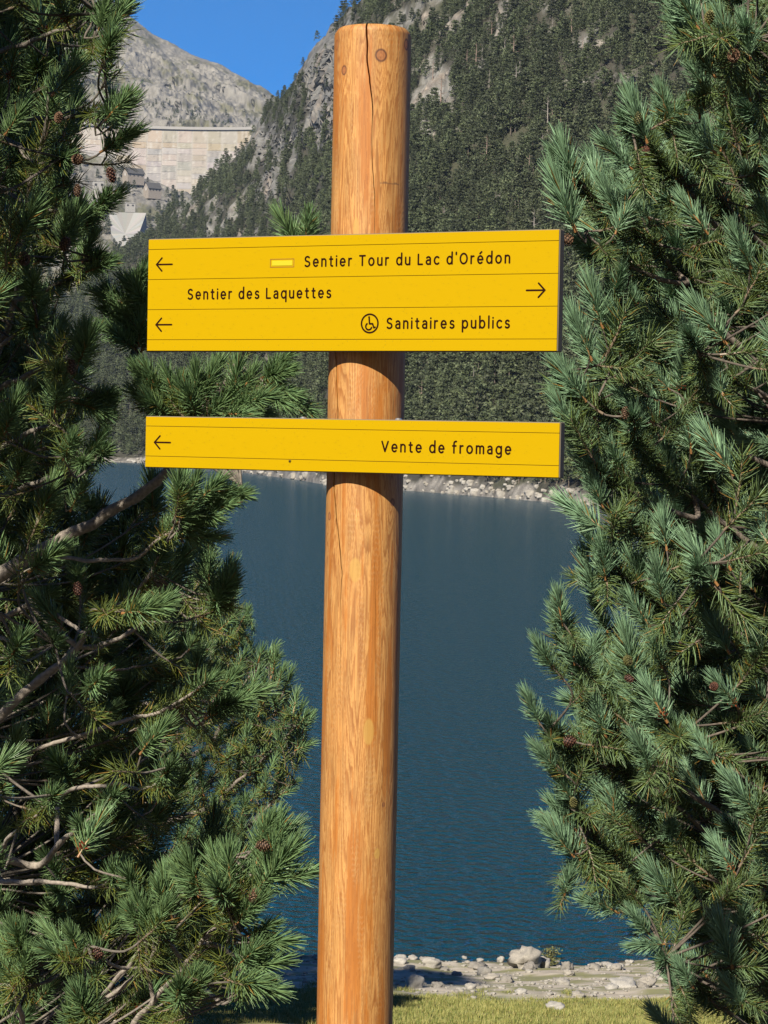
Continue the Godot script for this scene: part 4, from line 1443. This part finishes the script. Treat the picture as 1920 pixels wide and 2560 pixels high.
func pines() -> void:
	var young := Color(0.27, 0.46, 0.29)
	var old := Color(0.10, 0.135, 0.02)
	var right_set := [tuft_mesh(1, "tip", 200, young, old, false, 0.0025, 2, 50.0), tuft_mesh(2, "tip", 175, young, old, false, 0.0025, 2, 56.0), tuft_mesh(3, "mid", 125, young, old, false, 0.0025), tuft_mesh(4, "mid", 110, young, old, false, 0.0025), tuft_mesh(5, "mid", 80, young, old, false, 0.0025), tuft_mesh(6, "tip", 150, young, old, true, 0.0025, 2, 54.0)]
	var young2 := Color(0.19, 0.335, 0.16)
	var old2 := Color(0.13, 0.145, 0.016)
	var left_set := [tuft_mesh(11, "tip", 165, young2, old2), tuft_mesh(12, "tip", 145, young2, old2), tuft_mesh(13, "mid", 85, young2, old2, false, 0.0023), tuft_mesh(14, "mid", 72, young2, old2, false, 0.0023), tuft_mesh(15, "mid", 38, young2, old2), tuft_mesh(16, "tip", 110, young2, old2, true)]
	var far_set := [tuft_mesh(21, "tip", 46, young2, old2, false, 0.005, 1), tuft_mesh(22, "tip", 40, young2, old2, false, 0.005, 1), tuft_mesh(23, "mid", 34, young2, old2, false, 0.005, 1), tuft_mesh(24, "mid", 30, young2, old2, false, 0.005, 1), tuft_mesh(25, "mid", 26, young2, old2, false, 0.005, 1), tuft_mesh(26, "tip", 40, young2, old2, false, 0.005, 1)]
	var cones := [cone_mesh(1, Color(0.17, 0.095, 0.055)), cone_mesh(2, Color(0.13, 0.055, 0.035)), cone_mesh(3, Color(0.15, 0.15, 0.05))]
	pine("bushy blue green mountain pine filling the right side beside the sign", "pines framing the signpost", {
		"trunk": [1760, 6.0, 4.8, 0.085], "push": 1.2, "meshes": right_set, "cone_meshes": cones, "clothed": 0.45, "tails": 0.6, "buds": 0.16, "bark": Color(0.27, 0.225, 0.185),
		"way": Vector3(-0.5, 0.85, 0.25),
		"branches": [
			[5.8, 5.25, 0.016, [1720, 860, 1640, 790, 1540, 690, 1482, 613, 1446, 572, 1423, 533, 1368, 500, 1278, 423, 1225, 350]],
			[5.5, 5.3, 0.010, [1482, 613, 1414, 600, 1349, 571, 1302, 550, 1262, 500]],
			[5.8, 5.35, 0.012, [1720, 600, 1600, 480, 1498, 339, 1459, 287, 1432, 226]],
			[5.8, 5.25, 0.012, [1720, 640, 1560, 500, 1491, 416, 1398, 316, 1362, 262]],
			[5.8, 5.2, 0.014, [1720, 1250, 1540, 1110, 1456, 1043, 1407, 995, 1378, 956, 1368, 900]],
			[5.6, 5.3, 0.010, [1500, 1120, 1401, 1082, 1330, 1046, 1280, 1000]],
			[5.8, 5.2, 0.014, [1720, 2080, 1550, 1980, 1433, 1900, 1339, 1854, 1278, 1803, 1223, 1741]],
			[5.8, 5.2, 0.014, [1720, 1950, 1520, 1790, 1419, 1706, 1306, 1656, 1239, 1623, 1189, 1576]],
			[5.8, 5.3, 0.014, [1720, 1760, 1606, 1686, 1562, 1650, 1500, 1600, 1440, 1560]],
			[5.7, 5.15, 0.012, [1700, 1850, 1500, 1720, 1346, 1610, 1293, 1543, 1233, 1426, 1203, 1330]],
			[5.8, 5.2, 0.012, [1720, 1500, 1620, 1420, 1536, 1326, 1519, 1286, 1500, 1220]],
			[5.8, 5.2, 0.012, [1720, 920, 1640, 846, 1543, 818, 1517, 789, 1490, 720]],
			[5.8, 5.25, 0.012, [1720, 330, 1620, 200, 1540, 120, 1470, 50]],
			[5.8, 5.2, 0.011, [1720, 2280, 1560, 2180, 1490, 2110, 1440, 2070]],
			[5.8, 5.2, 0.012, [1720, 230, 1650, 140, 1610, 60]],
			[5.8, 5.25, 0.012, [1720, 1020, 1500, 940, 1350, 900, 1260, 850, 1220, 800]],
			[5.8, 5.25, 0.012, [1720, 1420, 1480, 1330, 1370, 1270, 1300, 1190]],
			[6.0, 5.4, 0.02, [1740, -100, 1650, -220, 1560, -330]], [6.0, 5.4, 0.02, [1740, -400, 1680, -520, 1600, -640]], [6.0, 5.6, 0.02, [1800, 200, 1950, 80, 2080, -20]], [6.0, 5.6, 0.02, [1800, 700, 1950, 580, 2080, 480]], [6.0, 5.6, 0.02, [1800, 1200, 1950, 1080, 2080, 980]], [6.0, 5.6, 0.02, [1800, 1700, 1950, 1580, 2080, 1480]], [6.0, 5.6, 0.02, [1800, 2150, 1950, 2050, 2080, 1950]], [6.0, 5.6, 0.02, [1800, -300, 1950, -420, 2080, -520]], [6.6, 7.2, 0.02, [1720, 600, 1600, 480, 1500, 400]], [6.6, 7.2, 0.02, [1720, 1200, 1600, 1080, 1480, 1000]], [6.6, 7.2, 0.02, [1720, 1800, 1600, 1680, 1480, 1600]]],
		"edge": [[1395, 300, 1350, 180, 5.2], [1445, 252, 1420, 172, 5.3], [1440, 255, 1482, 218, 5.3], [1240, 400, 1205, 280, 5.2], [1240, 490, 1185, 345, 5.2], [1340, 470, 1290, 375, 5.25], [1275, 770, 1228, 655, 5.2], [1300, 700, 1265, 582, 5.2], [1260, 860, 1185, 760, 5.2], [1240, 930, 1188, 840, 5.2],
			[1270, 1010, 1225, 930, 5.3], [1300, 1090, 1262, 1000, 5.3], [1290, 1200, 1255, 1110, 5.4], [1290, 1290, 1254, 1180, 5.4], [1310, 1360, 1275, 1280, 5.5], [1215, 1345, 1200, 1262, 5.1], [1190, 1440, 1160, 1385, 5.1], [1240, 1430, 1215, 1345, 5.15], [1260, 1440, 1290, 1380, 5.2], [1165, 1560, 1130, 1482, 5.1], [1200, 1660, 1146, 1600, 5.1],
			[1235, 1730, 1188, 1640, 5.15], [1240, 1790, 1180, 1715, 5.2], [1235, 1845, 1168, 1765, 5.15], [1300, 1900, 1232, 1860, 5.2], [1330, 1970, 1245, 1935, 5.2], [1400, 2015, 1362, 1968, 5.2], [1430, 2040, 1368, 2042, 5.2], [1580, 2085, 1545, 1960, 5.1], [1495, 2130, 1455, 2065, 5.15], [1490, 2160, 1440, 2105, 5.2], [1450, 2230, 1395, 2165, 5.0], [1400, 470, 1330, 400, 5.3],
			[1500, 90, 1440, 0, 5.2], [1540, 160, 1462, 60, 5.2], [1580, 110, 1545, 5, 5.15], [1620, 120, 1600, 20, 5.2], [1530, 200, 1478, 120, 5.2], [1400, 1350, 1340, 1270, 5.3], [1370, 1460, 1345, 1330, 5.2], [1220, 1930, 1232, 1880, 5.2]],
		"outline": [1560, -820, 1520, -400, 1450, -60, 1440, 30, 1450, 70, 1495, 120, 1478, 180, 1505, 250, 1450, 330, 1410, 310, 1365, 285, 1340, 350, 1300, 430, 1250, 390, 1225, 360, 1215, 430, 1225, 500, 1245, 560, 1285, 610, 1250, 700, 1235, 790, 1225, 870, 1245, 950, 1270, 1020, 1285, 1110, 1290, 1210, 1310, 1300, 1340, 1360, 1300, 1440, 1250, 1440, 1220, 1390, 1200, 1440, 1230, 1510, 1172, 1540, 1170, 1610, 1215, 1670, 1210, 1750, 1200, 1810, 1250, 1890, 1280, 1950, 1360, 1970, 1410, 2020, 1460, 2070, 1470, 2130, 1530, 2170, 1570, 2270, 2150, 2270, 2150, -820],
		"layers": [[5.25, 105.0], [5.55, 100.0], [6.25, 72.0, 1.2], [6.8, 62.0, 1.5], [7.3, 56.0, 1.7]], "thin": -0.1,
		"cones": [[1383, 340, 5.12, 1, 1.0], [1585, 118, 5.05, 0, 1.1], [1237, 520, 5.15, 0, 1.0], [1218, 1602, 5.02, 1, 0.95], [1575, 100, 5.1, 1, 0.9], [1530, 48, 5.05, 2, 0.9], [1378, 268, 5.1, 2, 0.8], [1350, 905, 5.1, 0, 0.8], [1362, 1430, 5.05, 2, 0.8], [1240, 1742, 5.05, 2, 0.7], [1368, 1470, 5.02, 1, 0.7], [1548, 1482, 5.02, 1, 0.7]]})
	# left: the upper pine
	pine("tall dark mountain pine filling the upper left corner", "pines framing the signpost", {
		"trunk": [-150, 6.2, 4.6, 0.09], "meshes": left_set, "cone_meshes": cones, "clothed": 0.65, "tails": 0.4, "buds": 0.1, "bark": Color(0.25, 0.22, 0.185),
		"way": Vector3(0.25, 0.8, 0.35), "thin": -0.12,
		"branches": [
			[5.9, 5.6, 0.014, [-60, 900, 0, 750, 20, 701, 36, 631, 43, 567, 60, 420, 90, 300, 110, 200]],
			[5.9, 5.4, 0.008, [-40, 400, 0, 412, 67, 440, 150, 462, 190, 468]],
			[5.9, 5.4, 0.009, [-40, 290, 37, 313, 75, 355, 130, 340]],
			[5.9, 5.4, 0.010, [-60, 150, 60, 90, 150, 60, 215, 30]],
			[5.9, 5.4, 0.010, [-60, 260, 80, 260, 180, 250, 240, 240]],
			[5.9, 5.4, 0.010, [-60, 660, 60, 640, 150, 600, 200, 560]],
			[5.9, 5.4, 0.008, [-60, 840, 15, 735, 50, 716, 75, 700]],
			[5.9, 5.4, 0.010, [-60, 860, 60, 810, 130, 760, 180, 720]],
			[5.9, 5.4, 0.010, [-60, 990, 80, 930, 160, 890, 230, 860]],
			[5.9, 5.4, 0.010, [-60, 1080, 90, 1040, 160, 1010, 220, 980]],
			[6.0, 5.0, 0.02, [-200, 200, -300, 120, -420, 40]], [6.0, 5.0, 0.02, [-220, 600, -320, 500, -440, 420]], [6.0, 4.9, 0.02, [-200, 1000, -300, 900, -420, 800]], [6.0, 4.8, 0.02, [-180, 400, -200, 300, -160, 150]], [6.0, 4.8, 0.02, [-180, 850, -200, 750, -150, 600]], [6.0, 5.0, 0.02, [-220, -60, -320, -140, -420, -240]], [6.0, 5.5, 0.02, [-120, -100, -20, -220, 80, -330]], [6.0, 5.5, 0.02, [-120, -420, -40, -540, 40, -650]], [6.6, 7.2, 0.02, [-100, 400, 0, 320, 100, 250]], [6.6, 7.2, 0.02, [-100, 900, 0, 820, 100, 750]]],
		"edge": [[215, 60, 235, -20, 5.3], [225, 110, 250, 30, 5.3], [240, 260, 275, 195, 5.5], [230, 320, 285, 285, 5.4], [220, 455, 262, 415, 5.5], [180, 560, 205, 500, 5.4], [170, 760, 185, 690, 5.3], [185, 860, 250, 850, 5.4], [190, 980, 235, 920, 5.4], [60, 620, 50, 540, 5.3], [135, 520, 150, 440, 5.3]],
		"outline": [-420, -820, 120, -820, 190, -400, 235, -60, 240, 60, 240, 130, 250, 180, 235, 230, 262, 275, 268, 320, 240, 380, 250, 430, 235, 490, 205, 540, 190, 600, 165, 650, 150, 710, 185, 710, 190, 770, 205, 820, 235, 855, 240, 885, 215, 930, 195, 990, 230, 1010, 235, 1100, -420, 1100],
		"layers": [[5.35, 104.0], [5.75, 96.0], [6.4, 74.0, 1.2], [6.9, 64.0, 1.5], [7.4, 58.0, 1.7]], "siblings": 1, "shade": [[4.9, 92.0], [5.4, 84.0]], "shade_box": [-760.0, -420.0, -50.0, 1250.0],
		"cones": [[46, 556, 5.2, 0, 1.1], [133, 537, 5.2, 0, 1.0], [155, 808, 5.2, 0, 1.0], [176, 345, 5.2, 0, 0.9], [245, 392, 5.2, 1, 1.0], [168, 424, 5.2, 0, 0.8], [125, 262, 5.2, 0, 0.8]]})
	# left: the lower pine with bare limbs, one of which reaches behind the signs
	pine("mountain pine with bare pale lower limbs filling the lower left", "pines framing the signpost", {
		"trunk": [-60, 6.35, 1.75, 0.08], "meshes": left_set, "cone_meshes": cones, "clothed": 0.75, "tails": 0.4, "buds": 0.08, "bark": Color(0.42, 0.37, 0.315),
		"way": Vector3(0.3, 0.75, 0.35), "thin": 0.0,
		"branches": [
			[6.1, 5.6, 0.026, [0, 1240, 93, 1185, 179, 1140, 250, 1098, 362, 1019, 415, 916, 484, 830, 560, 700, 665, 515]],
			[5.9, 5.4, 0.009, [0, 1640, 41, 1627, 187, 1586, 291, 1552, 375, 1523, 450, 1469]],
			[5.7, 5.2, 0.018, [240, 2260, 288, 2207, 354, 2136, 396, 2086, 442, 2032, 492, 1986, 506, 1961, 496, 1907, 500, 1850]],
			[5.6, 5.2, 0.008, [442, 2032, 487, 1982, 437, 1928, 421, 1916, 400, 1870]],
			[5.8, 5.4, 0.014, [150, 2250, 198, 2186, 242, 2149, 300, 2103, 341, 2044, 350, 1990]],
			[5.6, 5.3, 0.006, [375, 2103, 325, 2094, 267, 2090, 229, 2078, 190, 2040]],
			[5.6, 5.4, 0.006, [220, 2153, 267, 2094, 320, 2028, 330, 1960]],
			[5.6, 5.4, 0.006, [329, 2149, 316, 2086, 319, 2028, 300, 1960]],
			[5.6, 5.3, 0.007, [391, 2069, 333, 2007, 308, 1969, 290, 1900]],
			[5.5, 5.2, 0.007, [416, 2115, 483, 2165, 530, 2140]],
			[5.5, 5.2, 0.007, [458, 2040, 524, 2069, 570, 2040]],
			[6.0, 5.5, 0.010, [-40, 1880, 0, 1845, 21, 1811, 75, 1765, 110, 1720]],
			[5.9, 5.5, 0.012, [80, 1870, 129, 1820, 196, 1771, 240, 1720]],
			[5.9, 5.5, 0.008, [0, 1900, 62, 1905, 133, 1905, 208, 1917, 260, 1880]],
			[5.9, 5.4, 0.007, [130, 1720, 208, 1699, 267, 1697, 321, 1703, 360, 1660]],
			[6.1, 5.7, 0.022, [-30, 1560, 0, 1545, 112, 1448, 158, 1414, 200, 1348, 298, 1274, 340, 1200]],
			[5.9, 5.5, 0.007, [200, 1400, 245, 1383, 300, 1352, 321, 1331, 360, 1300]],
			[5.9, 5.5, 0.008, [60, 1300, 121, 1327, 179, 1364, 200, 1330]],
			[5.9, 5.5, 0.007, [100, 1200, 167, 1206, 217, 1211, 300, 1202, 341, 1169, 400, 1130]],
			[5.9, 5.5, 0.007, [-30, 1360, 12, 1377, 71, 1407, 120, 1390]],
			[5.7, 5.5, 0.008, [362, 1019, 420, 1060, 470, 1080, 520, 1050]],
			[5.8, 5.6, 0.009, [484, 830, 400, 850, 330, 820, 270, 700, 245, 650]],
			[5.8, 5.6, 0.008, [484, 830, 560, 830, 620, 860, 650, 880]],
			[5.9, 5.5, 0.010, [60, 2250, 45, 2180, 30, 2110, 40, 2060]]],
		"edge": [[660, 520, 668, 440, 5.55], [300, 650, 255, 590, 5.6], [290, 700, 230, 640, 5.6], [300, 740, 310, 640, 5.6], [290, 620, 315, 575, 5.6], [270, 740, 215, 700, 5.6], [330, 840, 290, 790, 5.5], [380, 860, 350, 780, 5.5], [440, 850, 470, 775, 5.5], [520, 850, 560, 780, 5.5], [500, 880, 550, 860, 5.5], [420, 880, 400, 810, 5.5], [350, 880, 310, 840, 5.5], [590, 850, 650, 880, 5.6], [580, 800, 620, 770, 5.6],
			[405, 1080, 430, 1020, 5.4], [440, 1090, 500, 1060, 5.5], [450, 1100, 490, 1090, 5.5], [400, 1150, 480, 1120, 5.5], [470, 1280, 510, 1215, 5.7], [480, 1300, 505, 1260, 5.7], [470, 1500, 520, 1440, 5.5], [460, 1540, 530, 1500, 5.5], [560, 1920, 655, 1800, 5.1], [590, 1880, 650, 1810, 5.1], [570, 1850, 620, 1750, 5.15], [560, 1820, 590, 1760, 5.15], [540, 2020, 600, 1990, 5.15], [530, 2080, 590, 2040, 5.15], [520, 2120, 580, 2120, 5.1],
			[500, 1920, 490, 1810, 5.1], [430, 1920, 395, 1830, 5.15], [360, 1960, 335, 1900, 5.2], [310, 1990, 290, 1920, 5.2], [170, 2060, 150, 2010, 5.1], [190, 2190, 170, 2110, 5.1], [40, 2050, 30, 2000, 5.1], [50, 2110, 60, 2040, 5.1], [400, 2150, 430, 2080, 5.15], [520, 1980, 570, 1920, 5.1]],
		"outline": [-200, 1060, 230, 1060, 330, 1090, 395, 1040, 410, 1060, 440, 1060, 470, 1080, 400, 1150, 390, 1220, 480, 1240, 460, 1350, 500, 1400, 490, 1500, 460, 1600, 460, 1700, 430, 1790, 480, 1830, 550, 1830, 600, 1840, 590, 1900, 560, 2000, 545, 2100, 520, 2160, 460, 2200, 440, 2270, -200, 2270],
		"layers": [[5.3, 170.0], [5.7, 135.0], [6.3, 84.0, 1.2], [6.9, 64.0, 1.5], [7.4, 56.0, 1.7]], "siblings": 2,
		"cones": [[546, 1948, 5.0, 0, 1.0], [581, 1828, 5.0, 0, 1.0], [200, 2056, 5.05, 1, 0.9], [170, 1285, 5.2, 1, 0.9]]})
	# the smaller pine further down the bank
	pine("smaller green pine further down the bank behind the left pine", "pines down the bank", {
		"trunk": [300, 14.8, -0.6, 0.08], "meshes": far_set, "cone_meshes": cones, "clothed": 0.4, "tails": 0.6, "way": Vector3(0.25, 0.9, 0.2), "size": 1.35, "bark": Color(0.33, 0.29, 0.25),
		"branches": [
			[14.3, 13.9, 0.03, [440, 1750, 500, 1700, 590, 1620, 650, 1560]], [14.3, 13.9, 0.03, [440, 1620, 480, 1560, 540, 1460, 600, 1420]], [14.3, 13.9, 0.025, [440, 1480, 460, 1380, 500, 1330, 530, 1320]], [14.3, 13.9, 0.02, [435, 1380, 435, 1300, 436, 1230]],
			[14.3, 13.9, 0.025, [440, 1830, 520, 1800, 600, 1720, 640, 1690]], [14.3, 14.0, 0.025, [430, 1700, 400, 1640, 380, 1560]], [14.3, 14.0, 0.025, [430, 1500, 410, 1420, 400, 1360]]],
		"edge": [[434, 1250, 434, 1180, 13.9], [520, 1360, 540, 1310, 13.9], [590, 1450, 600, 1395, 13.9], [600, 1480, 615, 1430, 13.9], [640, 1560, 660, 1505, 13.9], [655, 1580, 685, 1525, 13.9], [640, 1620, 686, 1600, 13.9], [600, 1720, 645, 1700, 13.9], [540, 1330, 548, 1370, 13.9]],
		"outline": [425, 1210, 445, 1210, 455, 1260, 490, 1290, 530, 1330, 540, 1400, 590, 1420, 600, 1480, 650, 1530, 670, 1570, 660, 1630, 610, 1650, 625, 1700, 560, 1740, 520, 1830, 380, 1850, 330, 1700, 330, 1500, 370, 1350],
		"layers": [[13.9, 31.0], [14.3, 30.0], [14.8, 30.0]], "thin": -0.2})
	# pines further left down the bank, which shade the grass
	var crowns := [crown_mesh(401, 420, 26, 0.27, 0.06, 0.032), crown_mesh(402, 420, 26, 0.3, 0.08, 0.032), crown_mesh(403, 420, 26, 0.25, 0.05, 0.032)]
	var trunk := trunk_mesh(Color(0.22, 0.18, 0.145))
	var k := 0
	for q in [[-10.9, -20.5, 18.0, "tall pine down the bank, nearest the path"], [-14.0, -22.0, 19.0, "tall pine down the bank, furthest left"], [-9.2, -24.5, 15.5, "tall pine down the bank, nearest the water"], [-8.4, -19.0, 12.5, "shorter pine down the bank, beside the tall ones"], [-12.8, -26.0, 17.0, "tall pine down the bank, between the others"], [-5.6, -30.0, 6.4, "pine down the bank seen through the left branches"]]:
		var p := Vector3(q[0], ground_y(q[0], q[1]), q[1])
		var o := thing("mountain_pine", q[3], "pine tree", p, k * 2.0, "pines down the bank")
		for part in [["trunk", trunk], ["crown", crowns[k % 3]]]:
			var m := obj(part[0], part[1], null, o)
			m.scale = Vector3.ONE * q[2]
		k += 1
